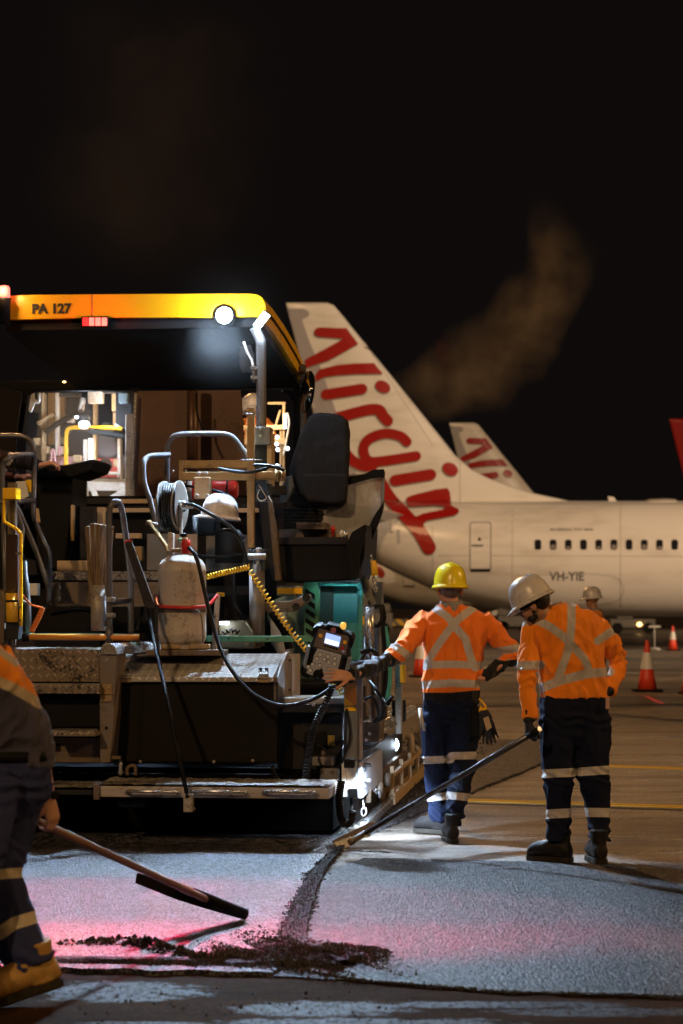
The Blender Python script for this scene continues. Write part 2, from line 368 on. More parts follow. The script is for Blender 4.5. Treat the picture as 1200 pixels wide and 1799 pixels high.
# loose crumbs
def crumb(mb, c, r):
    q = [V((1, 0, 0)), V((-.5, .87, 0)), V((-.5, -.87, 0)), V((0, 0, .9)), V((.3, .2, -.6))]
    a = random.uniform(0, 6.28); ca, sa = math.cos(a), math.sin(a); pts = []
    for v in q:
        v = v*random.uniform(.6, 1.2)*r; pts.append(c+V((v.x*ca-v.y*sa, v.x*sa+v.y*ca, v.z+r*.3)))
    mb.add(pts, [(0, 1, 3), (1, 2, 3), (2, 0, 3), (1, 0, 4), (2, 1, 4), (0, 2, 4)])
m_crumb = MT('asphalt_crumb', (.02, .018, .016), .45); _v = m_crumb.noise(60, 3); m_crumb.col(m_crumb.mix(_v.ramp(.4, .7), (.012, .01, .009), (.06, .05, .045))); m_crumb.bump(_v, .6); m_crumb.b.inputs['Specular IOR Level'].default_value = .25; m_crumb = m_crumb.m
def scatter(path, width, n, r0, r1, z=.022, name='asphalt_crumbs', fall=1.0, label=None, heap=0.):
    mb = MB(); L = [(path[i+1]-path[i]).length for i in range(len(path)-1)]; T = sum(L)
    for _ in range(n):
        d = random.random()*T; i = 0
        if random.random() > math.sin(math.pi*min(.98, max(.02, d/T)))**.6 and name != 'edge_crumbs': continue
        while d > L[i] and i < len(L)-1: d -= L[i]; i += 1
        a, b = path[i], path[i+1]; p = a.lerp(b, d/L[i]); t = (b-a).normalized(); nn = V((-t.y, t.x, 0))
        o = random.gauss(0, .36)
        if abs(o) > .62 and name != 'asphalt_pile': o *= .5
        w_ = width[i]+(width[i+1]-width[i])*d/L[i] if isinstance(width, list) else width
        w_ *= .75+1.1*abs(noise.noise(V((p.x*5, p.y*5, 3)))); p = p+nn*o*w_; r = r0+(r1-r0)*random.random()**3
        crumb(mb, V((p.x, p.y, z+heap*w_*max(0, 1-abs(o)*1.3)*random.random())), r)
    o = top(name, mb, m_crumb, (0, 0, 0), label, 'asphalt', None, 'stuff'); return o
m_tarry = asphalt_mat('loose_asphalt', (.0015, .0013, .0012), (.014, .012, .011), .75); m_tarry.node_tree.nodes['Principled BSDF'].inputs['Specular IOR Level'].default_value = .06
def patch(name, cl, wd, z, n=90):
    """irregular thin sheet of loose material following a centre line of ground points"""
    path = smoothpts(cl, 14); m_ = len(path); ws = [np.interp(i/(m_-1), np.linspace(0, 1, len(wd)), wd) for i in range(m_)]; L, R_ = [], []
    for i, p in enumerate(path):
        t = (path[min(i+1, m_-1)]-path[max(i-1, 0)]).normalized(); nn = V((-t.y, t.x, 0))
        L.append(p+nn*ws[i]*(1+.35*noise.noise(V((i*.35, 2, z*99))))); R_.append(p-nn*ws[i]*(1+.35*noise.noise(V((i*.35, 8, z*77)))))
    top(name, MB().prism([V((p.x, p.y, z)) for p in L+R_[::-1]], (0, 0, .004)), m_tarry, (0, 0, 0), kind='structure')
patch('seam_strip', [G(602, 1491), G(560, 1535), G(535, 1590), G(520, 1640), G(508, 1680)], [.015, .035, .05, .05, .09], .0225)
patch('loose_asphalt_patch', [G(400, 1704), G(470, 1694), G(530, 1686), G(590, 1684), G(625, 1680)], [.02, .14, .34, .2, .02], .0285)
patch('edge_strip', [G(90, 1694), G(250, 1697), G(400, 1700)], [.06, .09, .05], .0225)
scatter([G(100, 1668), G(240, 1664), G(330, 1690), G(480, 1700)], .13, 900, .004, .021, label='loose dark asphalt crumbs raked up near the front edge of the new mat', heap=.16)
scatter([G(80, 1697), G(300, 1701), G(480, 1704)], .13, 5000, .002, .008, name='asphalt_windrow', label='crumbling front edge of the fresh mat at lower left', heap=.06)
scatter([G(602, 1490), G(556, 1540), G(530, 1600), G(512, 1650), G(505, 1690)], [.05, .09, .12, .13, .25], 16000, .0018, .007, name='seam_crumbs', label='trail of dark crumbs along the joint between the two asphalt lanes', heap=.03)
scatter([G(350, 1700), G(470, 1690), G(560, 1686), G(670, 1676)], [.1, .75, .85, .2], 22000, .002, .009, name='asphalt_pile', label='spread heap of loose asphalt where the joint meets the front edge', heap=.03)
scatter([G(540, 1712), G(640, 1728), G(900, 1748), G(1200, 1756)], .03, 1500, .003, .01, name='edge_crumbs', label='fine crumbs along the front edge of the right asphalt lane', z=.01)
scatter([G(606, 1488), G(668, 1440), G(722, 1388), G(750, 1340), G(760, 1290)], [.08, .22, .5, .8, 1.], 5200, .004, .02, name='side_windrow', z=.0, label='windrow of loose hot asphalt beside the paving machine', heap=.16)
scatter([G(585, 1500), G(640, 1500), G(690, 1503)], .06, 420, .003, .009, name='tool_crumbs', label='thin line of crumbs pulled by the long steel rake', z=.016)
scatter([G(60, 1765), G(400, 1760), G(800, 1785)], .5, 260, .003, .012, name='stray_crumbs', z=0., label='stray crumbs on the old brown surface nearest the camera')
# ================================================================== aircraft
m_air = MT('aircraft_white', (.66, .64, .61), .3); _n = m_air.noise(.6, 4, .6, (.5, 1, 2)); m_air.col(m_air.mix(_n.ramp(.45, .75), (.68, .65, .62), (.5, .46, .42))); m_air = m_air.m
m_rud = MT('rudder_grey', (.33, .31, .33), .3).m
m_red = MT('livery_red', (.3, .008, .006), .3).m
m_redfin = MT('red_fin', (.45, .01, .01), .3).m
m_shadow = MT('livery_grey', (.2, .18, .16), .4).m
m_win = MT('cabin_window_dark', (.015, .014, .018), .15).m
m_blind = MT('window_blind', (.16, .14, .13), .4).m
def ring(cx, cy, cz, hw, hh, n=36):
    return [V((cx, cy+hw*math.sin(2*math.pi*k/n), cz+hh*math.cos(2*math.pi*k/n))) for k in range(n)]
AY = 85.0
def make_aircraft():
    root = thing('airliner', 'nearest white airliner, red lettering down its fin and a row of dark cabin windows', 'airliner', (4, AY, 0))
    prof = [(526, 897, 908), (545, 892, 921), (575, 888, 938), (610, 884, 960), (650, 882, 984), (700, 881, 1009), (760, 880.5, 1036), (820, 880, 1057), (900, 880, 1073), (1000, 880, 1082), (1200, 880, 1084), (1700, 880, 1084)]
    secs = []
    for px, t, b in prof:
        a = P(px, t, AY); c = P(px, b, AY); secs.append(ring(a.x, AY, (a.z+c.z)/2, (a.z-c.z)/2*.94, (a.z-c.z)/2))
    a = P(1700, 880, AY); c = P(1700, 1084, AY); zc, h = (a.z+c.z)/2, (a.z-c.z)/2
    for dx, k in ((6, 1), (8.5, .93), (10.3, .75), (11.4, .5), (11.9, .2)): secs.append(ring(a.x+dx, AY, zc-.4*(1-k), h*.94*k, h*k))
    fus = part('fuselage', MB().loft(secs), m_air, root)
    LE = [(532, 578), (536, 586), (545, 594), (556, 603), (600, 638.5), (680, 703.5), (760, 768), (800, 800), (826, 830), (843, 865), (865, 930), (880, 1000), (892, 1040)]
    secs = []
    for y, xl in LE:
        xt = 502+(y-532)*.2513
        if y <= 532: xl = 575
        L = P(xl, y, AY).x; T = P(xt, y, AY).x; z = P(0, y, AY).z; ch = L-T; th = min(.23, .055*ch+.02) if y > 534 else .04; rg = []
        for k in range(24):
            u = k/12 if k <= 12 else (24-k)/12; sg = 1 if k <= 12 else -1; xx = T+ch*(.5-.5*math.cos(math.pi*u)); uu = (xx-T)/ch
            t = th*min(1, uu*2.2+.05)*math.sqrt(max(0, min(1, (1-uu)*4))); rg.append(V((xx, AY+sg*t, z)))
        secs.append(rg)
    fin = part('fin', MB().loft(secs), m_air, root); fixnorm(fin.data)
    dg = bpy.context.evaluated_depsgraph_get()
    vs = []; ps = []
    for o in (fus, fin):
        off = len(vs); Mx = ROOTM[o.name]; vs += [Mx @ v.co for v in o.data.vertices]; ps += [tuple(i+off for i in p.vertices) for p in o.data.polygons]
    bvh = BVHTree.FromPolygons(vs, ps); org = V((0, 0, CZ))
    def put(p2, off):
        d = (P(p2[0], p2[1], 1)-org).normalized(); h, nr, i, ds = bvh.ray_cast(org, d)
        if h is None: return P(p2[0], p2[1], AY-.2)
        if nr.dot(d) > 0: nr = -nr
        return h+nr*off
    def decal(name, poly, mat, off, parent=root, cuts=6):
        bm = bmesh.new(); vv = [bm.verts.new((x, y, 0)) for x, y in poly]; f = bm.faces.new(vv)
        f.normal_update(); bmesh.ops.triangulate(bm, faces=bm.faces[:], ngon_method='EAR_CLIP')
        for _ in range(5):
            ed = [e for e in bm.edges if e.calc_length() > cuts]
            if not ed: break
            bmesh.ops.subdivide_edges(bm, edges=ed, cuts=1); bmesh.ops.triangulate(bm, faces=bm.faces[:])
        bm.verts.index_update(); mb = MB().add([put(v.co, off) for v in bm.verts], [tuple(v.index for v in f.verts) for f in bm.faces]); bm.free()
        return part(name, mb, mat, parent)
    def stroke(pts, wd, n=6):
        q = [(V((a, b, 0))) for a, b in pts]; q = smoothpts(q, 5) if len(q) > 2 else q; m = len(q)
        ws = [wd]*m if not isinstance(wd, (list, tuple)) else [wd[0]+(wd[1]-wd[0])*i/(m-1) for i in range(m)]
        Ls, Rs = [], []
        for i in range(m):
            t = (q[min(i+1, m-1)]-q[max(i-1, 0)]).normalized(); nn = V((-t.y, t.x, 0)); Ls.append(q[i]+nn*ws[i]/2); Rs.append(q[i]-nn*ws[i]/2)
        def cap(c, t, nn, w_): return [c+nn*w_/2*math.cos(math.pi*k/n)+t*w_/2*math.sin(math.pi*k/n) for k in range(1, n)]
        t = (q[-1]-q[-2]).normalized(); e = cap(q[-1], t, V((-t.y, t.x, 0)), ws[-1])
        t2 = (q[0]-q[1]).normalized(); s_ = cap(q[0], t2, V((-t2.y, t2.x, 0)), ws[0])
        return [(p.x, p.y) for p in Ls+e+Rs[::-1]+s_]
    A = lambda L: [(480+x/4.286, 520+y/4.286) for x, y in L]
    B = lambda L: [(600+x/4.286, 740+y/4.286) for x, y in L]
    def oval(cx, cy, rx, ry, an): return [(cx+rx*math.cos(t)*math.cos(an)-ry*math.sin(t)*math.sin(an), cy+rx*math.cos(t)*math.sin(an)+ry*math.sin(t)*math.cos(an)) for t in [2*math.pi*k/20 for k in range(20)]]
    S = 4.286; marks = [
        ('livery_letter', A([(312, 292), (310, 262), (330, 240), (370, 237), (500, 243), (550, 243), (640, 362), (420, 485), (240, 545), (240, 480), (400, 395), (528, 322), (340, 308)])),
        ('livery_letter', A([(318, 600), (345, 555), (480, 520), (620, 508), (758, 506), (826, 588), (640, 588), (480, 598), (385, 612), (320, 645)])),
        ('livery_letter', stroke(A([(400, 742), (530, 722), (670, 700)]), 80/S)),
        ('livery_dot', oval(*A([(825, 684)])[0], 14, 10, .5)),
        ('livery_letter', stroke(A([(490, 915), (620, 880), (730, 855), (800, 860), (830, 905), (862, 940)]), 82/S)),
        ('livery_letter', stroke(B([(492, 155), (440, 112), (330, 92), (215, 130), (168, 195), (180, 270), (230, 305), (370, 292), (562, 262)]), 74/S)),
        ('livery_swash', stroke(B([(235, 340), (160, 335), (90, 300), (40, 250)]), 78/S)),
        ('livery_swash', stroke(B([(300, 470), (365, 580), (470, 700), (580, 820), (660, 950)]), (92/S, 105/S))),
        ('livery_letter', stroke(B([(405, 446), (530, 425), (672, 402)]), 84/S)),
        ('livery_dot', oval(*B([(818, 362)])[0], 14.5, 11, .5)),
        ('livery_letter', B([(488, 600), (495, 572), (540, 555), (700, 515), (795, 503), (815, 530), (828, 640), (880, 665), (886, 688), (850, 712), (640, 752), (598, 800), (545, 775), (560, 722), (610, 700), (770, 668), (782, 655), (765, 645), (700, 638), (520, 648), (500, 640)]))]
    decal('rudder_panel', A([(105, 95), (235, 97), (272, 120), (268, 152), (215, 180), (280, 360), (350, 520), (480, 890), (620, 1300), (690, 1560), (470, 1560), (395, 1240), (300, 870), (200, 430)]), m_rud, .006, cuts=8)
    for i, (nm, pl) in enumerate(marks):
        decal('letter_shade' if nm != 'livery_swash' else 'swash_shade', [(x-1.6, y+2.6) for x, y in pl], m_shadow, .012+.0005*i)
        decal(nm, pl, m_red, .026+.0006*i)
    def rr(x0, y0, x1, y1, r, n=4):
        o = []
        for cx, cy, a0 in ((x1-r, y0+r, -90), (x1-r, y1-r, 0), (x0+r, y1-r, 90), (x0+r, y0+r, 180)):
            for k in range(n+1):
                a = math.radians(a0+90*k/n); o.append((cx+r*math.cos(a), cy+r*math.sin(a)))
        return o
    d = decal('rear_door', rr(825, 917, 863, 1004, 5), decal_grey, .008, cuts=10)
    decal('door_skin', rr(826.6, 918.6, 861.4, 1002, 4), m_air, .014, parent=d, cuts=8)
    decal('door_sill', rr(826.5, 999, 861.5, 1004.5, 1), m_win, .018, parent=d, cuts=8)
    decal('door_window', oval(842.5, 947.5, 2.8, 3.2, 0), m_win, .018, parent=d)
    decal('door_handle', rr(829, 957, 849, 960.5, 1), decal_grey, .018, parent=d)
    for i in range(38):
        x = 945+i*26.7; wd = decal('cabin_window', rr(x-6, 948, x+6, 966, 4), m_win, .01, cuts=9)
        if i % 3: decal('window_blind', rr(x-4.4, 957 if i % 2 else 960, x+4.4, 965, 2.5), m_blind, .016, parent=wd, cuts=9)
    def txt(name, s_, x, y, h, mat, width=None, bold=.0):
        t = text_mb(s_, (0, 0, 0), (1, 0, 0), (0, 0, 1), h, 0, bold); xs = [v.x for v in t.v]; k = (width/(max(xs)-min(xs))) if width else 1
        t.v = [put((x+(v.x-min(xs))*k, y-v.z), .014) for v in t.v]; return part(name, t, mat, root)
    txt('registration_mark', 'VH-YIE', 965, 1019.5, 15, decal_grey, 61, .02)
    txt('type_mark', 'BOEING 737-800', 967, 932.5, 4.2, decal_grey, 75, .01)
    for l_ in ([(808, 812), (808, 884)], [(560, 700), (660, 884)], [(900, 884), (900, 1070)], [(1090, 884), (1090, 1078)], [(770, 976), (1300, 978)], [(700, 884), (1300, 886)], [(760, 925), (760, 1030)], [(640, 600), (760, 782)], [(905, 1012), (1075, 1012), (1075, 1060), (905, 1058)]):
        decal('panel_line', stroke(l_, .7), m_shadow, .007, cuts=12)
    # tailplane, antennas
    for sg in (-1, 1):
        y0 = AY+sg*.6; y1 = AY+sg*7.0; zr = P(0, 908, 84).z; secs = []
        for t in (0, 1):
            yy = y0+(y1-y0)*t; le = P(725, 900, AY).x-4.6*t; te = P(575, 900, AY).x-2.1*t; th = .16*(1-t)+.06; zz = zr+.75*t
            secs.append([V((te, yy, zz)), V((te+(le-te)*.35, yy, zz+th)), V((te+(le-te)*.8, yy, zz+th)), V((le, yy, zz)), V((te+(le-te)*.8, yy, zz-th)), V((te+(le-te)*.35, yy, zz-th))])
        o = part('tailplane', MB().loft(secs, smooth=False), m_air, root); fixnorm(o.data)
    part('antenna', MB().prism([P(1070, 882, AY), P(1068, 872, AY), P(1078, 873, AY), P(1085, 882, AY)], (0, .1, 0)), m_air, root)
    part('satcom_fairing', MB().loft([[V((P(x, 0, AY).x, AY-.5*k+.1*j*k, P(0, 882, AY).z+h*k*math.sin(math.pi*j/10))) for j in range(11)] for x, k, h in ((1128, .2, .1), (1140, .9, .12), (1170, 1, .13), (1185, .9, .12), (1192, .2, .1))]), m_air, root)
    for x0, w_ in ((-1.2, .5), (9, .6)):
        pass
    part('tail_skid', MB().tube([P(690, 915, 83.2), P(688, 935, 83)], .06, 8), m_air, root)
    return root
def copy_tree(o, parent=None):
    c = o.copy(); COL.objects.link(c); c.parent = parent
    ROOTM[c.name] = ROOTM.get(o.name)
    for ch in [x for x in SC.objects if x.parent == o]: copy_tree(ch, c)
    return c
air = make_aircraft()
G_AIR = 'airliners parked on the apron'; air['group'] = G_AIR
b = copy_tree(air); b.location.x += 8.75; b.location.y += 56
b['label'] = 'farther airliner whose lettered fin tip rises just right of the biggest fin'
c = copy_tree(air); c.location.x += -.5; c.location.y += 71.5
c['label'] = 'distant airliner seen only as a pale belly left of the yellow helmet'
d = copy_tree(air); d.scale = (1.28,)*3; d.location.x += 30.0; d.location.y += 97
d['label'] = 'airliner of which only a plain red fin edge shows at far right'
for ch in list(SC.objects):
    if ch.parent == d and ch.name.startswith('fin'):
        ch.data = ch.data.copy(); ch.data.materials[0] = m_redfin
    elif ch.parent == d and (ch.name.startswith(('livery', 'letter', 'swash', 'rudder', 'registration', 'type_mark'))): bpy.data.objects.remove(ch)
# ================================================================== apron equipment behind
def cone(px, py, H, label, lit=True):
    g = G(px, py); root = thing('traffic_cone', label, 'traffic cone', g, 0, 'orange cones on the apron')
    R = H*.19
    part('base', MB().box(g+V((-R*1.45, -R*1.45, .0)), g+V((R*1.45, R*1.45, H*.05))), rubber, root, .01)
    prof = [(R, .05), (R*.74, .34), (R*.735, .342), (R*.38, .72), (R*.2, .97), (R*.12, 1.0)]
    part('cone_body', MB().lathe(g, [(r, h*H) for r, h in prof], 24), m_cone, root)
    part('reflective_collar', MB().lathe(g, [(R*(1.045-.86*h)+.006, h*H) for h in (.44, .76)], 24, caps=False), m_collar, root)
    return root
m_cone = grime('cone_orange', (.75, .06, .025), .45, 0, (.2, .04, .03), .3, 10, .03)
m_collar = grime('cone_collar', (.75, .73, .72), .4, 0, (.4, .35, .3), .3, 10, .03)
cone(1137, 1215, .92, 'tall orange traffic cone standing clear to the right of the man in the white helmet')
cone(1182, 1143, .85, 'small far orange cone near the right edge, above the tall cone')
cone(739, 1190, .9, 'orange cone half hidden behind the outstretched arm of the man in the yellow helmet')
cone(1206, 1218, .5, 'dark low cone base cut by the right edge of the photo')
m_eq = grime('equipment_paint', (.12, .11, .1), .5, 0, (.04, .03, .02), .4)
m_eqw = grime('equipment_white', (.5, .5, .5), .45, 0, (.2, .15, .1), .4)
def m_hazard():
    m = MT('hazard_stripes', (.8, .5, .02), .5); x, y, z = m.xyz(); s_ = ((x*1.4+z*1.4).fract()).gt(.55); m.col(m.mix(s_, (.75, .45, .02), (.1, .1, .11))); return m.m
m_haz = m_hazard()
g = G(690, 1103); root = thing('hazard_barrier', 'yellow and grey striped barrier beam behind the paving machine, left of the yellow helmet', 'barrier', g)
part('striped_board', MB().box(g+V((-.9, 0, .14)), g+V((1.1, .2, .58))), m_haz, root, .02)
for dx in (-.7, .85): part('stand', MB().box(g+V((dx, -.12, 0)), g+V((dx+.12, .32, .14))), m_eq, root)
def loader(px, py, label, k=1., paint=m_eq):
    g = G(px, py); root = thing('belt_loader', label, 'loader', g, 0, None)
    part('chassis', MB().box(g+V((-1.6*k, 0, .35)), g+V((1.6*k, 1.6, .95))), paint, root, .05)
    part('conveyor', MB().obox(g+V((.2*k, .8, 1.5)), V((2.3*k, 0, .75*k)), (0, .4, 0), (-.05, 0, .12)), m_eqw, root, .03)
    part('cab', MB().box(g+V((-1.5*k, .1, .95)), g+V((-.5*k, 1.5, 1.75))), paint, root, .06)
    part('handrail', MB().tube([g+V((-.4*k, .2, .95)), g+V((-.4*k, .2, 1.9)), g+V((1.4*k, .2, 2.5)), g+V((1.4*k, .2, 1.8))], .03, 6), m_eqw, root)
    for dx in (-1.1*k, 1.1*k):
        for dy in (0, 1.45): part('wheel', MB().cyl(g+V((dx, dy, .33)), g+V((dx, dy+.2, .33)), .33), rubber, root)
loader(850, 1100, 'dark belt loader parked under the airliner belly, between the two helmets')
loader(905, 1112, 'low ground equipment with pale rails just left of the white helmet, under the airliner', .6)
g = G(1120, 1113); root = thing('tow_tractor', 'low dark tow tractor with a small lit headlight under the fuselage at far right', 'tractor', g)
part('body', MB().box(g+V((-1.5, 0, .3)), g+V((1.0, 1.5, .8))), m_eq, root, .06); part('cab', MB().box(g+V((-1.1, .2, .8)), g+V((-.2, 1.3, 1.3))), m_eq, root, .06)
for dx in (-1.1, .6): part('wheel', MB().cyl(g+V((dx, -.02, .3)), g+V((dx, .2, .3)), .3), rubber, root)
part('headlight', MB().ball(g+V((.1, -.06, .5)), .13, .05, .1), lamp_amber, root)
g = G(1150, 1142); root = thing('marker_post', 'thin grey marker stand with a round foot behind the tall cone', 'marker', g)
part('foot', MB().lathe(g, [(.22, 0), (.24, .03), (.12, .08), (.03, .1)], 16), m_eqw, root); part('pole', MB().cyl(g+V((0, 0, .08)), g+V((0, 0, .8)), .02), m_eqw, root); part('head', MB().box(g+V((-.2, -.03, .78)), g+V((.2, .03, .84))), m_eqw, root)
# amber beacon lights far behind
g = G(668, 1120); root = thing('service_truck', 'dark service truck with an amber beacon, seen past the right side of the paving machine', 'truck', g)
part('body', MB().box(g+V((-1.7, 0, .4)), g+V((.6, 3, 1.2))), m_eq, root, .08); part('cab', MB().box(g+V((-.9, .2, 1.2)), g+V((.5, 2, 1.62))), m_eq, root, .1)
part('beacon', MB().lathe(g+V((-.05, .3, 1.62)), [(.1, 0), (.1, .12), (.05, .17)], 14), lamp_amber, root)
for dx in (-1.2, .1): part('wheel', MB().cyl(g+V((dx, -.03, .38)), g+V((dx, .25, .38)), .38), rubber, root)
# steam wisp lit by the flood lights
def steam(name, pts, wd, D, dens, label, col=(1, .8, .55)):
    # pts: quadratic through three pixels; density falls off around it, broken by noise
    q = [P(x, y, D) for x, y in pts]; lo = V((min(p.x for p in q)-wd*1.6, D-wd, min(p.z for p in q)-wd*1.6)); hi = V((max(p.x for p in q)+wd*1.6, D+wd, max(p.z for p in q)+wd*1.6))
    o = top(name, MB().box(lo, hi), None, (lo+hi)/2, label, 'steam', None, 'stuff')
    m = bpy.data.materials.new(name); m.use_nodes = True; nt = m.node_tree; nt.nodes.clear()
    out = nt.nodes.new('ShaderNodeOutputMaterial'); vol = nt.nodes.new('ShaderNodeVolumeScatter'); vol.inputs['Color'].default_value = (*col, 1); vol.inputs['Anisotropy'].default_value = 0
    nt.links.new(vol.outputs[0], out.inputs['Volume']); H = MT.__new__(MT); H.m = m; H.nt = nt; H.b = None; H._tc = None
    x, y, z = H.xyz(); c = (lo+hi)/2
    a, e = q[0], q[-1]; ca = V((e.x-a.x, 0, e.z-a.z)); Ln = ca.length; ca.normalize(); m0 = (a+e)/2-c
    s0 = (x-m0.x)*ca.x+(z-m0.z)*ca.z; t0 = (z-m0.z)*ca.x-(x-m0.x)*ca.z
    n1 = H.noise(1.3/wd, 5, .65); n2 = H.noise(.5/wd, 2, .5, off=(7, 3, 1)); n3 = H.noise(.5/wd, 2, .5, off=(1, 9, 4))
    mid = q[1]-c; bow = (mid.z-m0.z)*ca.x-(mid.x-m0.x)*ca.z
    u = s0/(Ln*.5); t = t0+(n2-.5)*wd*1.8-(1-u*u)*bow; ww = (n3*1.2+.4)*wd
    dx = t/ww; dy = y/(wd*.8); f = (1.0-(dx*dx+dy*dy)).clamp()*u.ramp(-1.15, -.5)*u.ramp(1.2, .7)
    den = f*(n1.ramp(.22, .85))*dens
    nt.links.new(den.s, vol.inputs['Density']); o.data.materials.clear(); o.data.materials.append(m); return o
steam('steam_wisp', [(700, 715), (865, 625), (1000, 430)], .55, 30, .95, 'wisp of brown lit steam drifting above the airliner fuselage')
# ================================================================== paving machine
base = Q(300, 1480, 15.2); base = MW(mc(base)[0], 17.0, 0)
pv = thing('asphalt_paver', 'large asphalt paving machine with a yellow canopy lettered PA 127 and white work lamps', 'paving machine', base, -TH)
def pp(name, mb, mat, bevel=.004, parent=None, label=None, fixn=False): return part(name, mb, mat, parent or pv, bevel, label, fixn)
def pt(name, pix, r, mat, n=10, parent=None, sm=True, squash=None, label=None):    # tube through (px,py,D)
    pts = [Q(*p) for p in pix]; pts = smoothpts(pts, 6) if sm and len(pts) > 2 else pts
    return part(name, MB().tube(pts, r, n, squash=squash), mat, parent or pv, 0, label)
def bolt(x, y, D, r=.012, parent=None, mat=None): return part('bolt', MB().tube([Q(x, y, D), Q(x, y, D)-VX*.012], [r, r*.8], 6), mat or worn_steel, parent or pv)
# ---- screed floor, dark underside
uL = mc(Q(-90, 1400, 15))[0]; uR = mc(Q(598, 1400, 14.9))[0]
pp('screed_body', MB().mbox(uL, uR-.06, 15.0, 16.3, .05, .42), matte_black)
pp('chassis', MB().mbox(uL+.2, uR-.25, 16.3, 21.0, .3, 1.0), black_steel, .02)
pp('engine_cover', MB().mbox(uL+.3, mc(Q(470, 1000, 17.5))[0], 18.3, 21.2, 1.0, 2.05), black_steel, .03)
for x in (60, 430):
    u = mc(Q(x, 1400, 17.8))[0]; t = pp('crawler_track', MB().mbox(u-.18, u+.18, 16.9, 20.6, .02, .62), rubber, .08)
pp('auger_cover', MB().pbox(-60, 1345, 600, 1376, 15.1, .3), matte_black)
# ---- walkway platform
wp = pp('walkway', MB().pbox(166, 1381, 578, 1404, 14.15, .55), worn_steel, .004)
tb = MB(); N_, M_ = 110, 16; u0 = mc(Q(166, 1381, 14.15))[0]; u1 = mc(Q(578, 1381, 14.15))[0]; zt = mc(Q(300, 1381, 14.15))[2]
vs = [MW(u0+(u1-u0)*i/N_, 14.146+.55*j/M_, zt+.004+.012*max(0, noise.noise(V((i*.22, j*.5, 3))))+.008*random.random()) for j in range(M_+1) for i in range(N_+1)]
tb.add(vs, [(j*(N_+1)+i, j*(N_+1)+i+1, (j+1)*(N_+1)+i+1, (j+1)*(N_+1)+i) for j in range(M_) for i in range(N_)])
pp('tar_crust', tb, tar, 0, wp)
for a, b in ((222, 312), (340, 432), (462, 554)):
    pt('handle', [(a, 1393, 14.15), (a+1, 1390.5, 14.1), (a+5, 1390, 14.08), (b-5, 1391.5, 14.08), (b-1, 1392, 14.1), (b, 1394, 14.15)], .011, chrome, 8, sm=False)
pp('end_plate', MB().pbox(164, 1379, 175, 1405, 14.13, .02), brown_steel, .002, wp)
w2 = pp('side_walkway', MB().pbox(-80, 1386, 163, 1397, 14.4, .5), dark_steel)
tb = MB(); u0 = mc(Q(-80, 1386, 14.4))[0]; u1 = mc(Q(163, 1386, 14.4))[0]; zt = mc(Q(80, 1385, 14.4))[2]
vs = [MW(u0+(u1-u0)*i/70, 14.4+.5*j/10, zt+.004+.01*random.random()) for j in range(11) for i in range(71)]
tb.add(vs, [(j*71+i, j*71+i+1, (j+1)*71+i+1, (j+1)*71+i) for j in range(10) for i in range(70)]); pp('tar_crust', tb, tar, 0, w2)
pp('step_bracket', MB().pbox(205, 1406, 252, 1418, 14.3, .1), dark_steel); pp('hanger', MB().ppoly([(206, 1404, ), (250, 1404), (246, 1419), (212, 1419)], 14.5, .06), dark_steel)
# ---- centre box: black apron panel + chequer lid
ap = pp('rubber_apron', MB().pbox(206, 1197, 487, 1340, 14.82, .05), grime('apron_panel', (.008, .0065, .005), .5, 0, (.02, .014, .009), .4, 5, .1), .004)
ed = pp('clamp_strip', MB().pbox(206, 1189, 487, 1198, 14.79, .04), brown_steel, .002)
for x in (226, 310, 372, 441, 470): bolt(x, 1194, 14.79, .014, ed)
for x in (247, 376): bolt(x, 1338, 14.82, .012, ap)
bolt(444, 1336, 14.82, .012, ap)
a, b = Q(205, 1190, 14.78), Q(480, 1190, 14.78); c_, d_ = Q(500, 1148, 15.35), Q(205, 1148, 15.35)
lid = pp('chequer_lid', MB().prism([a, b, c_, d_], (0, 0, -.03)), plate_clean, .002)
pp('box_side', MB().prism([Q(486, 1197, 14.82), Q(486, 1232, 14.82), MW(mc(Q(486, 1232, 14.82))[0], 15.6, mc(Q(486, 1232, 14.82))[2]), MW(mc(Q(486, 1232, 14.82))[0], 15.6, 1.23), MW(mc(Q(486, 1232, 14.82))[0], 15.35, 1.23)], UX*-.02), worn_steel, .001)
bx = pp('side_box', MB().pbox(487, 1150, 514, 1236, 15.4, .4), grime('dusty_white', (.4, .38, .37), .5, 0, (.12, .08, .05), .5, 7), .004)
for x, y in ((492, 1165), (492, 1215), (509, 1160), (509, 1212)): bolt(x, y, 15.4, .009, bx, dark_steel)
pp('box_seam', MB().pbox(499, 1150, 500.5, 1236, 15.397, .01), dark_steel, 0, bx)
for x in (208, 452):
    h = pp('hinge', MB().pbox(x, 1192, x+22, 1199, 14.775, .02), brass_steel, .002); pp('hinge_pin', MB().tube([Q(x, 1190.5, 14.77), Q(x+22, 1190.5, 14.77)], .009, 8), worn_steel, 0, h)
    pp('hinge_leaf', MB().prism([Q(x+2, 1188, 14.76), Q(x+20, 1188, 14.76), Q(x+20, 1177, 14.93), Q(x+2, 1177, 14.93)], (0, 0, .014)), chrome, .001, h)
    for q in (x+6, x+16): pp('nut', MB().cyl(Q(q, 1181, 14.86), Q(q, 1181, 14.86)+V((0, 0, .03)), .011, n=6), dark_steel, 0, h)
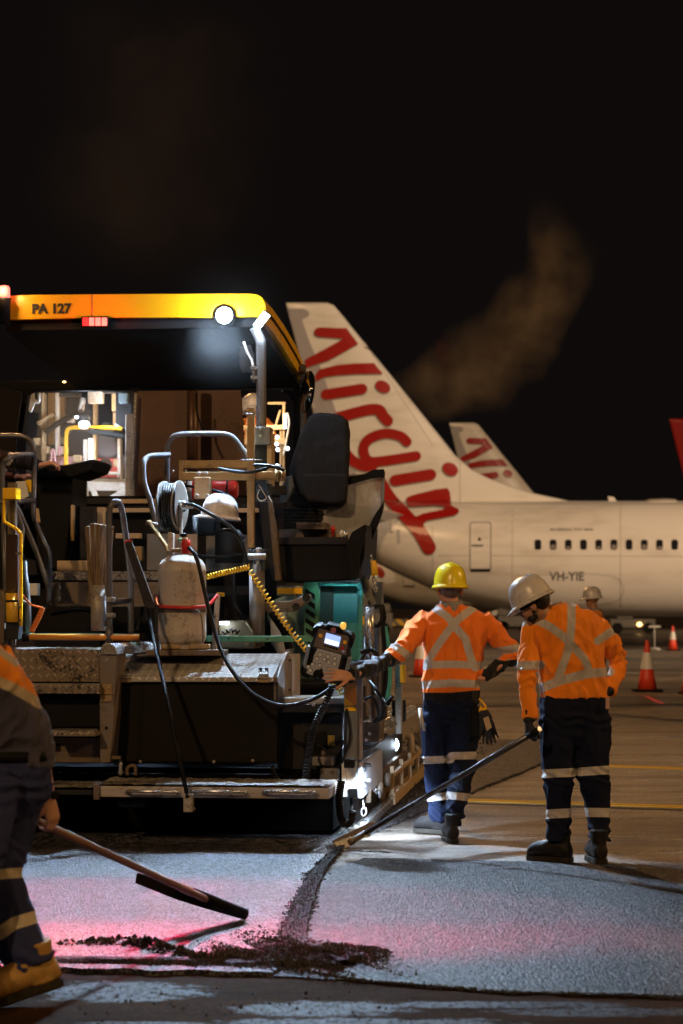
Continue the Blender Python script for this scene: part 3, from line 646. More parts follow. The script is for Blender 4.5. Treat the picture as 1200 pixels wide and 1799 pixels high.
# ---- lid tray below gas bottle
tr = pp('bottle_tray', MB().pbox(257, 1142, 386, 1152, 14.98, .36), brown_steel, .004)
pp('tray_upright', MB().prism([Q(378, 1045, 15.3), Q(386, 1045, 15.3), Q(380, 1142, 15.3), Q(371, 1142, 15.3)], VX*.04), worn_steel, .002)
pp('tray_post', MB().pbox(271, 1045, 279, 1142, 15.3, .04), dark_steel, .002); pp('tray_rail', MB().pbox(271, 1043, 387, 1049, 15.32, .03), dark_steel, .002)
pp('tray_skirt', MB().pbox(240, 1150, 300, 1153, 14.99, .3), brown_steel, .002)
# ---- left step unit
pp('chequer_riser', MB().pbox(25, 1141, 174, 1198, 14.62, .03), plate_dirty, .002)
tp = MB(); a, b = Q(25, 1141, 14.62), Q(176, 1141, 14.62); tb = MB(); zt = a.z; u0, u1 = mc(a)[0], mc(b)[0]
vs = [MW(u0+(u1-u0)*i/50, 14.615+.42*j/12, zt+.002+.009*random.random()+(.0 if j else -.004)) for j in range(13) for i in range(51)]
tb.add(vs, [(j*51+i, j*51+i+1, (j+1)*51+i+1, (j+1)*51+i) for j in range(12) for i in range(50)]); pp('step_top', tb, tar, 0)
pp('riser_box', MB().mbox(u0, u1, 14.652, 15.2, .75, zt-.003), black_steel)
lg = pp('step_ledge', MB().pbox(20, 1204, 174, 1219, 14.5, .2), plate_dirty, .003); pp('ledge_crust', MB().pbox(20, 1201, 174, 1204.5, 14.5, .2), tar, .003, lg)
pp('recess_panel', MB().pbox(20, 1222, 176, 1340, 14.72, .05), brown_steel, .003)
st = pp('lower_step', MB().pbox(84, 1286, 166, 1294, 14.42, .28), plate_dirty, .003); pp('step_crust', MB().pbox(84, 1283, 162, 1286.5, 14.42, .26), tar, .003, st)
pp('step_shelf', MB().pbox(84, 1294, 175, 1297, 14.6, .12), black_steel); pp('step_slot', MB().pbox(84, 1306, 106, 1320, 14.715, .01), rubber, .0)
po = pp('corner_post', MB().ppoly([(174, 1150), (205, 1150), (200, 1238), (201, 1248), (193, 1340), (176, 1340)], 14.6, .3), grime('post_paint', (.15, .12, .1), .5, 0, (.05, .04, .03), .45, 9), .004)
h = pp('hinge', MB().pbox(176, 1202, 196, 1233, 14.585, .015), brass_steel, .002)
for x, y in ((180, 1207), (192, 1207), (180, 1228), (192, 1228)): bolt(x, y, 14.585, .008, h)
pp('hinge_pin', MB().tube([Q(176, 1218.5, 14.58), Q(198, 1218.5, 14.58)], .007, 8), brass_steel, 0, h)
bolt(187, 1160, 14.6, .015, po, chrome); pp('post_hole', MB().cyl(Q(187, 1279, 14.597), Q(187, 1279, 14.6), .011), rubber, 0, po)
pp('latch_tab', MB().pbox(193, 1328, 212, 1334, 14.62, .02), brown_steel, .002)
cp = [(175, 1150), (178, 1136), (182, 1131), (193, 1130), (203, 1136), (205, 1150)]
pp('aluminium_beam', MB().prism([Q(x, y, 14.58) for x, y in cp], VX*1.15+UX*.1), chrome, .004, fixn=True)
pp('beam_strap', MB().prism([Q(x, y, 14.58)+VX*.9+UX*.08+V((0, 0, .006)) for x, y in cp], VX*.03), rubber, .002, fixn=True)
pp('valve_fitting', MB().lathe(Q(212, 1362, 14.7), [(.014, 0), (.02, .02), (.012, .05), (.018, .07), (.01, .1)], 10), chrome, 0)
pt('small_pipe', [(224, 1362, 14.7), (224, 1350, 14.7), (232, 1345, 14.7), (238, 1348, 14.7), (238, 1362, 14.7)], .014, brown_steel, 8)
pp('sticker_plate', MB().pbox(63, 1230, 75, 1248, 14.7, .01), white_paint, .002)
# ---- amber cross tube + green bars
pt('amber_tube', [(46, 1119, 15.0), (248, 1120, 15.0)], .022, amber_tube, 14, sm=False)
for x in (40, 246): pt('tube_cap', [(x, 1120, 15.0), (x+12, 1120, 15.0)], .028, rubber, 12, sm=False)
pp('green_rail', MB().pbox(-60, 1113, 256, 1125, 15.2, .06), green_paint, .004)
gr = pp('green_rail', MB().pbox(362, 1117, 556, 1128, 15.5, .08), green_paint, .004)
for x in (402, 470): bolt(x, 1122, 15.5, .008, gr, dark_steel)
# ---- grab hoop centre-left
pt('grab_hoop', [(192, 1130, 15.0), (192, 1050, 15.0), (192, 960, 15.0), (192, 905, 15.0), (196, 887, 15.0), (205, 881, 15.03), (212, 889, 15.08), (218, 920, 15.12), (224, 965, 15.18), (229, 1010, 15.2), (230, 1060, 15.2), (230, 1113, 15.2)], .0205, grey_tube, 14)
pt('hoop_socket', [(192, 1100, 15.0), (192, 1132, 15.0)], .026, grey_tube, 12, sm=False)
pt('hoop_brace', [(196, 1059, 15.02), (230, 1054, 15.2)], .018, grey_tube, 10, sm=False)
for y in (1053, 1081): pp('clamp', MB().pbox(187, y-4, 201, y+4, 14.95, .05), chrome, .003)
# ---- stake holder tube
pp('stake_holder', MB().tube([Q(173, 1108, 15.05), Q(173, 1028, 15.05)], .051, 18), worn_steel, 0)
# ---- left yellow bracket and mast
pp('mast', MB().pbox(13, 848, 27, 1135, 15.15, .06), brown_steel, .004)
pp('mast_sleeve', MB().pbox(10, 938, 31, 1060, 15.1, .1), grime('dark_brown', (.04, .022, .015), .5, 0, (.02, .015, .01), .5), .004)
yb = pt('yellow_bracket', [(8, 868, 15.05), (7, 912, 15.05), (12, 919, 15.05), (30, 930, 15.03), (36, 938, 15.02), (37, 952, 15.02), (37, 1100, 15.02)], .019, yellow_paint, 8, squash=(1, .6))
pp('bracket_head', MB().pbox(4, 857, 28, 877, 14.98, .14), yellow_paint, .006, yb)
for y in (970, 1065, 1088): pp('bracket_tab', MB().pbox(27, y, 37, y+4, 15.0, .03), brown_steel, .001, yb)
yc = pt('yellow_canister', [(21, 1042, 15.0), (21, 1093, 15.0)], .04, yellow_worn, 18, sm=False); pt('canister_band', [(21, 1054, 15.0), (21, 1058, 15.0)], .0415, dark_steel, 18, sm=False, parent=yc)
pp('mast_foot', MB().pbox(10, 1093, 32, 1123, 15.0, .12), dark_steel, .004); pp('foot_block', MB().pbox(-5, 1036, 8, 1130, 15.05, .1), brown_steel, .004)
coilp = [Q(40, 1048, 15.1), Q(60, 1066, 15.1), Q(75, 1068, 15.1)]
pp('orange_cable', MB().tube(smoothpts([Q(40, 1045, 15.1), Q(52, 1060, 15.1), Q(66, 1066, 15.1), Q(75, 1067, 15.1)], 6), .008, 6), orange_coil, 0)
pp('coiled_cable', coil([Q(75, 1068, 15.1), Q(68, 1085, 15.1), Q(55, 1110, 15.1)], .014, .006, 13), orange_coil, 0)
# left platform guard rails
for pth, r in (([(-10, 766, 16.3), (30, 766, 16.3), (48, 770, 16.3), (58, 782, 16.3), (60, 800, 16.3), (60, 850, 16.3), (59, 895, 16.2), (62, 915, 16.1), (76, 950, 16.0), (85, 970, 16.0), (87, 990, 16.0), (86, 1060, 16.0)], .02),
                ([(4, 905, 16.0), (4, 830, 16.0), (6, 815, 16.0), (14, 806, 16.0), (28, 800, 16.1), (59, 799, 16.25)], .02),
                ([(-15, 882, 15.8), (28, 882, 15.8), (40, 880, 15.9), (60, 879, 16.1)], .019),
                ([(10, 1050, 15.6), (8, 980, 15.6), (6, 920, 15.7), (12, 890, 15.75), (20, 884, 15.8), (30, 892, 15.8), (60, 960, 15.8), (86, 1032, 15.8)], .019),
                ([(34, 1000, 15.5), (40, 930, 15.6), (26, 886, 15.8)], .017), ([(42, 985, 15.4), (49, 1060, 15.4), (50, 1122, 15.3)], .022), ([(28, 1060, 15.3), (50, 1057, 15.4)], .018)):
    pt('guard_rail', pth, r, grey_tube, 12, sm=len(pth) > 3)
# centre guard rails
for pth in ([(294, 870, 16.2), (294, 800, 16.2), (296, 782, 16.2), (304, 768, 16.2), (320, 763, 16.2), (360, 762, 16.2), (395, 763, 16.2), (410, 769, 16.2), (425, 788, 16.2), (433, 803, 16.2), (434, 840, 16.2)],
            [(297, 799, 16.15), (272, 800, 16.0), (258, 804, 15.95), (252, 816, 15.9), (253, 845, 15.9), (264, 880, 15.9), (278, 935, 15.9)]):
    pt('guard_rail', pth, .02, grey_tube, 12)
pt('tool_bar', [(262, 915, 15.8), (292, 960, 15.75), (310, 1010, 15.7)], .015, brass_steel, 10, sm=False)
pt('tool_grip', [(257, 918, 15.8), (282, 925, 15.8)], .02, brown_steel, 10, sm=False)
# ---- interior dark structure
pp('bulkhead', MB().pbox(60, 890, 500, 1110, 17.2, .1), grime('interior', (.01, .009, .009), .55, 0, (.025, .018, .012), .5), .004)
pp('bulkhead', MB().pbox(-90, 900, 60, 1110, 17.2, .1), black_steel, .004)
for x0, y0, x1, y1, D, m_ in ((115, 876, 500, 884, 18.6, dark_steel), (210, 877, 300, 884, 18.5, tan_paint), (185, 893, 262, 900, 17.1, tan_paint), (360, 893, 480, 900, 17.1, tan_paint), (203, 937, 246, 946, 17.05, tan_paint), (170, 891, 183, 960, 17.05, tan_paint),  # the tan slats carry amber lamplight in their colour
                            (124, 887, 128, 950, 17.0, tan_paint), (90, 1004, 300, 1019, 16.4, tar), (80, 1023, 300, 1064, 16.2, brown_steel), (76, 1061, 290, 1066, 16.1, brown_steel), (258, 938, 296, 1002, 16.6, grey_paint), (140, 890, 165, 1000, 16.9, dark_steel), (300, 950, 345, 1100, 16.7, dark_steel), (362, 940, 440, 1003, 16.7, grey_paint), (330, 1030, 440, 1046, 16.3, black_steel), (100, 985, 160, 1003, 16.7, tan_paint), (226, 960, 250, 985, 16.7, brass_steel), (44, 1025, 66, 1046, 15.9, white_paint), (45, 985, 75, 1010, 16.2, dark_steel)):
    pp('frame_member', MB().pbox(x0, y0, x1, y1, D, .08), m_, .004)
pp('gusset', MB().ppoly([(76, 1064), (98, 1022), (104, 1022), (100, 1064)], 16.08, .03), brown_steel, .002)
for x, y in ((103, 1032), (103, 1052)): bolt(x, y, 16.19, .02)
pp('console', MB().ppoly([(62, 830), (65, 825), (165, 808), (165, 816), (148, 832), (128, 835), (126, 893), (112, 1000), (74, 1000)], 17.0, .5), black_steel, .01)
pp('console_top', MB().ppoly([(64, 818), (120, 817), (163, 806), (166, 812), (160, 826), (128, 838), (66, 838)], 16.9, .6), rubber, .01)
pp('seat_side', MB().ppoly([(62, 835), (80, 850), (86, 1000), (30, 1000), (30, 905), (62, 880)], 17.3, .4), black_steel, .01)
pp('hazard_sticker', MB().pbox(45, 843, 55, 865, 16.9, .02), yellow_paint, .001); pp('panel_label', MB().ppoly([(28, 846), (44, 845), (50, 872), (40, 876), (29, 862)], 16.85, .02), white_paint, .001)
pp('document_tag', MB().ppoly([(63, 892), (68, 894), (71, 918), (64, 917)], 16.0, .004), tan_paint, 0)
# cylinder-shaped filter pots and bottle under the hat
pp('filter_pot', MB().lathe(Q(402, 965, 16.2), [(.05, -.1), (.1, -.1), (.1, .1), (.08, .14), (.03, .15)], 20), dark_steel, 0)
pp('pot_bracket', MB().pbox(310, 905, 378, 940, 16.05, .25), black_steel, .02)
pt('bracket_post', [(343, 905, 16.0), (342, 985, 16.0)], .02, dark_steel, 10, sm=False)
for i, pth in enumerate(([(378, 935, 16), (405, 932, 16), (430, 945, 16)], [(320, 960, 16), (350, 975, 16), (380, 978, 16.05), (430, 972, 16.1)], [(350, 985, 16), (352, 1040, 16), (366, 1085, 16)], [(410, 1005, 16), (412, 1060, 16), (430, 1090, 16)], [(90, 1080, 16.3), (140, 1072, 16.3), (200, 1085, 16.2)], [(230, 1010, 16.4), (250, 1060, 16.3), (240, 1110, 16.2)])):
    pt('hydraulic_hose', pth, .013, hose_m, 8)
pt('hose_end', [(324, 948, 15.98), (336, 953, 15.97)], .012, chrome, 8, sm=False)
pp('label_plate', MB().pbox(380, 1041, 394, 1048, 16.28, .01), yellow_paint, 0)
# small lit work box
bxx = pp('tool_box', MB().ppoly([(384, 1090), (428, 1090), (445, 1112), (446, 1140), (384, 1140)], 15.75, .35), grime('olive', (.1, .075, .04), .5, 0, (.05, .035, .02), .5), .01)
pp('led_strip', MB().pbox(386, 1092, 402, 1097, 15.7, .02), lamp_white, .002, bxx)
pp('cable_bundle', coil([Q(388, 1116, 15.7), Q(402, 1108, 15.68), Q(420, 1112, 15.7)], .015, .006, 5), hose_m, 0, bxx)
# ---- sliding boom assembly
pp('boom', MB().pbox(314, 809, 440, 822, 16.16, .06), brass_steel, .004); pp('boom', MB().pbox(318, 829, 500, 843, 16.11, .06), brass_steel, .004)
pp('boom_link', MB().pbox(314, 809, 322, 848, 16.14, .1), brass_steel, .004); pp('boom_bracket', MB().pbox(341, 838, 368, 876, 16.06, .1), tan_paint, .004)
for x, y in ((349, 832), (362, 832), (346, 871), (364, 871)): bolt(x, y, 15.9, .016)
ms = pp('boom_mast', MB().pbox(434, 715, 446, 962, 16.06, .055), brass_steel, .003); pt('mast_pin', [(428, 727, 15.88), (448, 727, 15.88)], .006, chrome, 6, sm=False, parent=ms)
pt('mast_pin', [(422, 808, 15.88), (460, 808, 15.88)], .006, chrome, 6, sm=False, parent=ms)
pp('slide_block', MB().pbox(470, 853, 500, 868, 15.9, .12), dark_steel, .004)
for x in (488, 497): pt('boom_knob', [(x, 846, 15.92), (x, 825, 15.92)], [.018, .02], brass_steel, 10, sm=False)
pt('boom_hose', [(384, 823, 15.9), (420, 829, 15.85), (450, 828, 15.85), (475, 820, 15.85), (495, 820, 15.85)], .011, hose_m, 8)
pt('boom_hose', [(446, 817, 15.85), (470, 818, 15.8), (500, 826, 15.8)], .011, hose_m, 8)
pt('wire_loop', [(456, 860, 15.85), (452, 872, 15.85), (458, 880, 15.85), (468, 875, 15.85), (462, 864, 15.85), (455, 852, 15.85)], .003, tan_paint, 6)
bolt(304, 828, 15.9, .01, None, chrome)
# steel post with lamp arm
pt('lamp_post', [(459, 760, 16.35), (459, 690, 16.35), (459, 620, 16.35), (458, 600, 16.35), (452, 585, 16.4), (446, 575, 16.4)], .046, grey_paint, 4, squash=(1, .8), sm=True)
pp('post_sleeve', MB().pbox(448, 750, 475, 781, 16.25, .14), grey_paint, .006); pp('post_bracket', MB().pbox(448, 781, 473, 880, 16.3, .1), dark_steel, .006); pp('bracket_side', MB().pbox(469, 760, 477, 850, 16.28, .16), tan_paint, .003)
for y in (754, 766): bolt(458, y, 16.25, .014, None, chrome)
pp('lower_arm', MB().ppoly([(452, 880), (474, 880), (490, 1020), (478, 1020), (464, 960)], 16.2, .1), dark_steel, .006)
pp('curved_arm', MB().ppoly([(470, 870), (476, 880), (485, 930), (493, 1019), (483, 1020), (478, 960)], 16.0, .08), brown_steel, .004)
pt('work_rod', [(428, 600, 16.5), (434, 618, 16.5), (443, 633, 16.45), (446, 650, 16.4), (446, 672, 16.4)], .011, worn_steel, 8, sm=False)
for y in (643, 660): pp('rod_clamp', MB().pbox(440, y, 452, y+6, 16.33, .06), chrome, .003)
pp('small_mirror', MB().ppoly([(420, 612), (440, 605), (448, 625), (448, 655), (424, 655), (420, 640)], 16.6, .02), dark_steel, .006)
# ---- fire extinguisher strapped horizontally
fx = pp('extinguisher', MB().tube([Q(330, 860, 16.6), Q(334, 860, 16.6), Q(412, 860, 16.6), Q(418, 860, 16.6)], [.045, .078, .078, .05], 24), red_paint, 0)
pp('extinguisher_strap', MB().tube([Q(400, 860, 16.6), Q(403, 860, 16.6)], .0795, 24), rubber, 0, fx); pp('extinguisher_label', MB().tube([Q(332, 860, 16.6), Q(340, 860, 16.6)], .079, 24), white_paint, 0, fx)
pt('nozzle_pipe', [(318, 852, 16.4), (345, 856, 16.3), (380, 862, 16.3), (412, 875, 16.3)], .01, hose_m, 8)
# ---- hose reel
rc = Q(302, 889, 15.6); ax = (UX*.98+VX*-.16).normalized(); rl = pp('hose_reel', MB().tube([rc-ax*.05, rc+ax*.05], .1, 30), hose_m, 0)
for k in range(6): c0 = rc+ax*(-.042+.017*k); pp('hose_turn', MB().tube([c0+V((0, 0, 0))+(VX*math.cos(t)+V((0, 0, 1))*math.sin(t))*(.152) for t in [2*math.pi*i/36 for i in range(37)]], .009, 8, False), hose_m, 0, rl)
for sg in (-1, 1): pp('reel_flange', MB().lathe(rc+ax*(.056*sg), [(.168, -.004), (.176, -.004), (.176, .004), (.168, .004)], 40, ax), flange_m, 0, rl)
pp('reel_hub', MB().lathe(rc+ax*.06, [(.04, 0), (.045, .03), (.025, .05), (.02, .09)], 16, ax), chrome, 0, rl)
pp('reel_stand', MB().pbox(315, 885, 319, 965, 15.55, .05), worn_steel, .002, rl)
pt('reel_hose', [(323, 885, 15.5), (340, 887, 15.4), (360, 898, 15.4), (390, 915, 15.4), (410, 930, 15.45), (425, 955, 15.5), (434, 985, 15.6), (438, 1000, 15.65)], .012, hose_m, 10)
pt('hose_fitting', [(336, 886, 15.42), (352, 893, 15.4)], .015, chrome, 10, sm=False, parent=rl)
# ---- seat on right
M_seat = grime('seat_cover', (.02, .021, .024), .75, 0, (.03, .024, .02), .4, 4, .1)
def soft(mb, mat, name, vox=.012, sm_it=6, wr=.006, sc=7., parent=None, seedv=0):
    o = pp(name, mb, mat, 0, parent, fixn=False); fab(o, vox, sm_it, wr, sc, seedv); return o
def fab(o, vox, it, wr, sc, seedv=0, disp=None):
    """voxel-fuse, smooth and wrinkle a mesh in place"""
    r = o.modifiers.new('r', 'REMESH'); r.mode = 'VOXEL'; r.voxel_size = vox; r.use_smooth_shade = True
    s_ = o.modifiers.new('s', 'SMOOTH'); s_.iterations = it; s_.factor = .5
    dg = bpy.context.evaluated_depsgraph_get(); me = bpy.data.meshes.new_from_object(o.evaluated_get(dg)); o.modifiers.clear(); mats = [m for m in o.data.materials]
    old = o.data; o.data = me; me.materials.clear(); [me.materials.append(m) for m in mats]; bpy.data.meshes.remove(old)
    n = len(me.vertices); co = np.empty(n*3); me.vertices.foreach_get('co', co); co = co.reshape(-1, 3); nr = np.empty(n*3); me.vertices.foreach_get('normal', nr); nr = nr.reshape(-1, 3)
    if wr:
        d = np.array([noise.noise(V((p[0]*sc+seedv, p[1]*sc, p[2]*sc*.8)))*.6+(.5-abs(noise.noise(V((p[0]*sc*1.7+5, p[1]*sc*1.7+seedv, p[2]*sc*1.2)))))*.9-.3 for p in co])
        co = co+nr*(d*wr)[:, None]
    if disp is not None: co = co+nr*disp(co)[:, None]
    me.vertices.foreach_set('co', co.reshape(-1)); me.polygons.foreach_set('use_smooth', [True]*len(me.polygons)); me.update()
sb = MB(); sb.ppoly([(508, 822), (522, 772), (540, 733), (552, 724), (596, 727), (608, 738), (612, 760), (611, 830), (605, 880), (598, 890), (548, 886), (528, 870), (520, 850), (508, 838)], 16.75, .16)
soft(sb, M_seat, 'seat_back', .012, 9, .012, 7)
soft(MB().ppoly([(531, 832), (611, 832), (607, 878), (598, 886), (540, 882), (530, 866)], 16.70, .1), M_seat, 'seat_pouch', .012, 6, .006, 8)
soft(MB().ppoly([(512, 862), (600, 878), (600, 892), (512, 890)], 16.9, .5), black_steel, 'seat_cushion', .015, 6, 0)
bl = MB()
for i in range(7): bl.pbox(498+2*(i % 2)-i*.5, 892+i*6, 556+3*(i % 2), 897+i*6, 16.9, .4)
pp('seat_bellows', bl, rubber, .004); pp('seat_base', MB().pbox(490, 930, 575, 946, 16.8, .45), brown_steel, .004)
pp('arm_rest', MB().ppoly([(490, 880), (500, 838), (512, 835), (516, 855), (503, 884), (494, 886)], 16.6, .06), grime('arm_blue', (.05, .07, .09), .5), .008)
# operator pod
pp('pod_shell', MB().ppoly([(486, 948), (612, 948), (632, 926), (643, 921), (640, 978), (626, 1019), (500, 1023), (488, 1010)], 16.3, .9), black_steel, .01)
pp('pod_rim', MB().pbox(488, 944, 611, 956, 16.27, .03), dark_steel, .003); pp('pod_tray', MB().pbox(520, 918, 572, 930, 16.5, .3), brown_steel, .003)
pp('pod_corner', MB().ppoly([(608, 958), (618, 935), (641, 921), (644, 930), (632, 975), (630, 1018), (618, 1018)], 16.2, .04), black_steel, .004)
sh = pp('glass_shield', MB().ppoly([(560, 925), (566, 916), (600, 838), (612, 834), (673, 828), (671, 895), (640, 978), (610, 958)], 16.9, .012), sheen_glass, 0)
pp('shield_rim', MB().ppoly([(606, 838), (640, 833), (655, 825), (674, 824), (675, 838), (650, 840), (608, 852)], 16.85, .06), black_steel, .004, sh)
pt('shield_edge', [(674, 828, 16.88), (672, 892, 16.88), (665, 915, 16.88)], .012, grey_paint, 8, parent=sh, sm=False)
pp('shield_frame', MB().ppoly([(673, 882), (671, 900), (642, 982), (626, 1012), (617, 1000), (632, 968), (644, 935), (655, 910)], 16.8, .07), black_steel, .004, sh)
for x, y, m_ in ((585, 930, red_paint), (600, 938, white_paint), (594, 944, brass_steel), (607, 940, chrome)): pp('pod_clutter', MB().ball(Q(x, y, 16.5), .02, .02, .03, 6), m_, 0)
pp('control_lever', MB().tube([Q(585, 944, 16.5), Q(585, 925, 16.5)], [.008, .014], 8), red_paint, 0)
# hydraulics below pod
cy = pp('lift_cylinder', MB().tube([Q(451, 1135, 15.9), Q(452, 1075, 15.9), Q(451, 992, 15.9)], .055, 22), grime('cyl_grey', (.13, .115, .11), .4, .2, (.05, .03, .02), .5, 8), 0)
pp('cylinder_clevis', MB().pbox(437, 965, 445, 1000, 15.85, .12), dark_steel, .006, cy); pp('cylinder_clevis', MB().pbox(449, 962, 456, 996, 15.85, .12), worn_steel, .006, cy); pp('cylinder_clevis', MB().pbox(458, 965, 466, 1000, 15.85, .12), dark_steel, .006, cy)
pp('clevis_pin', MB().tube([Q(436, 978, 15.83), Q(467, 978, 15.83)], .024, 12), worn_steel, 0, cy)
pp('link_arm', MB().ppoly([(462, 1058), (510, 1056), (512, 1075), (462, 1075)], 15.9, .12), brown_steel, .006); la = pp('link_arm', MB().ppoly([(508, 1057), (530, 1048), (542, 1043), (545, 1052), (530, 1066), (512, 1075)], 15.85, .14), brown_steel, .006)
for x, y in ((520, 1066), (538, 1050)): pp('link_pin', MB().tube([Q(x, y, 15.83), Q(x, y, 15.87)], .028, 14), dark_steel, 0, la)
pp('clear_cover', MB().pbox(486, 1029, 532, 1047, 16.3, .1), chrome, .01); pp('yellow_label', MB().pbox(487, 1033, 531, 1043, 16.28, .02), yellow_paint, 0)
pp('sage_cowl', MB().ppoly([(468, 1060), (490, 1050), (536, 1030), (560, 1022), (560, 1200), (532, 1222), (524, 1210), (505, 1170), (495, 1120), (470, 1095)], 16.8, .5), sage_paint, .02)
vt = pp('vent_panel', MB().pbox(534, 1020, 560, 1140, 16.6, .1), green_paint, .004)
for i in range(6): pp('vent_slot', MB().ppoly([(537, 1034+i*17), (553, 1044+i*17), (553, 1054+i*17), (537, 1042+i*17)], 16.59, .02), rubber, 0, vt)
pp('white_cowl', MB().ppoly([(474, 1072), (500, 1070), (515, 1140), (505, 1180), (488, 1150), (476, 1130)], 16.6, .1), grime('pale_cowl', (.3, .3, .3), .5), .01)
pt('arch_hose', [(476, 1075, 16.4), (500, 1110, 16.4), (508, 1140, 16.4)], .03, rubber, 12)
# teal side body
tl = pp('teal_panel', MB().pbox(561, 1027, 634, 1200, 16.9, .06), teal_paint, .006)
pp('teal_frame', MB().pbox(628, 1024, 637, 1200, 16.6, .35), teal_paint, .006); pt('teal_edge', [(560, 1027, 16.6), (634, 1027, 16.6)], .012, teal_paint, 8, sm=False)
pt('edge_joint', [(633, 1027, 16.58), (634, 1029, 16.57)], .03, teal_paint, 12, sm=False)
pp('dark_jamb', MB().pbox(558, 1030, 585, 1200, 16.85, .04), grime('dark_teal', (.015, .05, .045), .5), .004)
# ---- lower right: dark gearbox face
pp('end_box', MB().pbox(488, 1238, 602, 1372, 15.1, .5), dark_steel, .008); pp('end_ledge', MB().pbox(486, 1226, 606, 1237, 14.95, .5), worn_steel, .006)
pp('ledge_lip', MB().pbox(486, 1237, 606, 1252, 14.93, .03), dark_steel, .002); bolt(551, 1238, 14.93, .012)
pp('dark_recess', MB().pbox(534, 1285, 574, 1345, 15.09, .02), rubber, .004)
m_ = MB(); m_.pbox(576, 1292, 588, 1310, 15.085, .01); pp('stencil_mark', m_, grime('stencil', (.35, .25, .03), .5, 0, (.03, .03, .03), .75, 40), 0)
pp('junction_box', MB().pbox(548, 1330, 586, 1346, 14.95, .15), grey_paint, .008); pp('junction_cap', MB().cyl(Q(568, 1330, 15.0), Q(568, 1318, 15.0), .02, n=12), brown_steel, 0)
pt('junction_wire', [(561, 1330, 14.95), (558, 1315, 14.93), (562, 1310, 14.93), (580, 1324, 14.95), (596, 1322, 14.95), (604, 1300, 14.92)], .006, hose_m, 6)
pt('junction_wire', [(560, 1330, 14.93), (562, 1342, 14.9), (580, 1350, 14.9), (595, 1345, 14.9), (604, 1335, 14.9)], .006, hose_m, 6)
pp('foot_bracket', MB().pbox(562, 1350, 594, 1374, 14.85, .1), grey_paint, .004)
for x in (567, 583): bolt(x, 1357, 14.85, .012, None, brown_steel)
# end gate post with labels
eg = pp('end_gate_post', MB().pbox(604, 1196, 627, 1402, 14.85, .1), grime('post_grey', (.14, .16, .18), .45, .1, (.04, .03, .025), .35), .004)
pp('warning_label', MB().ppoly([(605, 1196), (626, 1200), (626, 1239), (622, 1239), (605, 1222)], 14.845, .006), grime('orange_label', (.6, .22, .04), .5, 0, (.1, .05, .03), .3), 0, eg)
pp('warning_label', MB().ppoly([(605, 1224), (623, 1240), (605, 1240)], 14.844, .006), yellow_worn, 0, eg); pp('warning_label', MB().ppoly([(605, 1243), (620, 1241), (626, 1245), (626, 1249), (605, 1249)], 14.845, .006), yellow_paint, 0, eg)
pt('strap_loop', [(609, 1245, 14.83), (606, 1275, 14.82), (605, 1320, 14.83), (604, 1335, 14.85)], .007, hose_m, 6, parent=eg); pt('strap_loop', [(609, 1245, 14.83), (614, 1275, 14.82), (614, 1300, 14.82), (606, 1325, 14.83)], .007, rubber, 6, parent=eg)
pp('lit_plate', MB().pbox(605, 1338, 626, 1388, 14.82, .02), white_paint, .002, eg); pp('plate_foot', MB().ppoly([(600, 1342), (606, 1342), (610, 1400), (601, 1400)], 14.8, .06), white_paint, .002, eg)
pp('bar_clip', MB().pbox(612, 1386, 627, 1402, 14.78, .05), black_steel, .003, eg)
wl = pp('fin_lamp', MB().pbox(604, 1334, 622, 1350, 14.68, .1), black_steel, .006, eg)
pp('outer_post', MB().pbox(628, 1180, 636, 1335, 14.9, .06), grime('edge_steel', (.3, .28, .3), .4, .4, (.1, .07, .05), .4), .003)
u0 = mc(Q(629, 1370, 14.9))[0]
def sbox(y0n, y1n, v0, v1, du=.03, y0f=None, y1f=None, us=0.0):     # side plates running away along v at u0
    zn0, zn1 = mc(Q(629, y1n, v0))[2], mc(Q(629, y0n, v0))[2]; zf0 = zn0 if y1f is None else y1f; zf1 = zn1 if y0f is None else y0f
    ua = u0+us
    return MB().hexa([MW(ua, v0, zn0), MW(ua+du, v0, zn0), MW(ua+du, v0, zn1), MW(ua, v0, zn1)], [MW(ua, v1, zf0), MW(ua+du, v1, zf0), MW(ua+du, v1, zf1), MW(ua, v1, zf1)])
sp = pp('side_beam', sbox(1340, 1402, 14.9, 16.3, .03), grime('beam_white', (.42, .42, .45), .45, .2, (.15, .12, .1), .4), .004)
for x, y in ((630, 1352), (638, 1344), (630, 1380), (638, 1370)): pp('beam_bolt', MB().tube([Q(x, y, 14.98), Q(x, y, 14.98)+UX*.05-VX*.02], .015, 6), dark_steel, 0, sp)
pp('inner_side', sbox(1335, 1465, 14.95, 18.8, .02, us=-.06), dark_steel, .002)
pp('skid', MB().mbox(u0-.06, u0+.02, 14.9, 19.0, .035, .085), worn_steel, .006); pp('edge_runner', MB().mbox(u0+.0, u0+.05, 15.0, 17.4, .05, .11), chrome, .006)
pp('brown_gusset', MB().pbox(635, 1268, 667, 1305, 15.6, .35), brown_steel, .006)
for i, (a_, b_) in enumerate(((1250, 1268), (1272, 1284))):
    pp('slide_rod', MB().tube([Q(655+i*4, 1283+i*8, 16.0), MW(mc(Q(655+i*4, 1283, 16.0))[0], 19.5, mc(Q(655, 1283+i*8, 16.0))[2])], .028, 12), chrome, 0)
pp('gate_plate', MB().mbox(u0-.04, u0-.01, 16.6, 18.9, .1, .34), brown_steel, .004)
xb = pp('outer_rail', MB().mbox(u0+.0, u0+.06, 17.0, 20.3, .05, .14), tan_paint, .006)
pp('outer_bar', MB().mbox(u0+.02, u0+.05, 17.0, 20.3, .26, .29), tan_paint, .004)
for v_ in (17.0, 17.8, 18.6, 19.4, 20.2): pp('rail_post', MB().mbox(u0+.02, u0+.05, v_, v_+.04, .1, .34 if v_ < 20 else .55), tan_paint, .003)
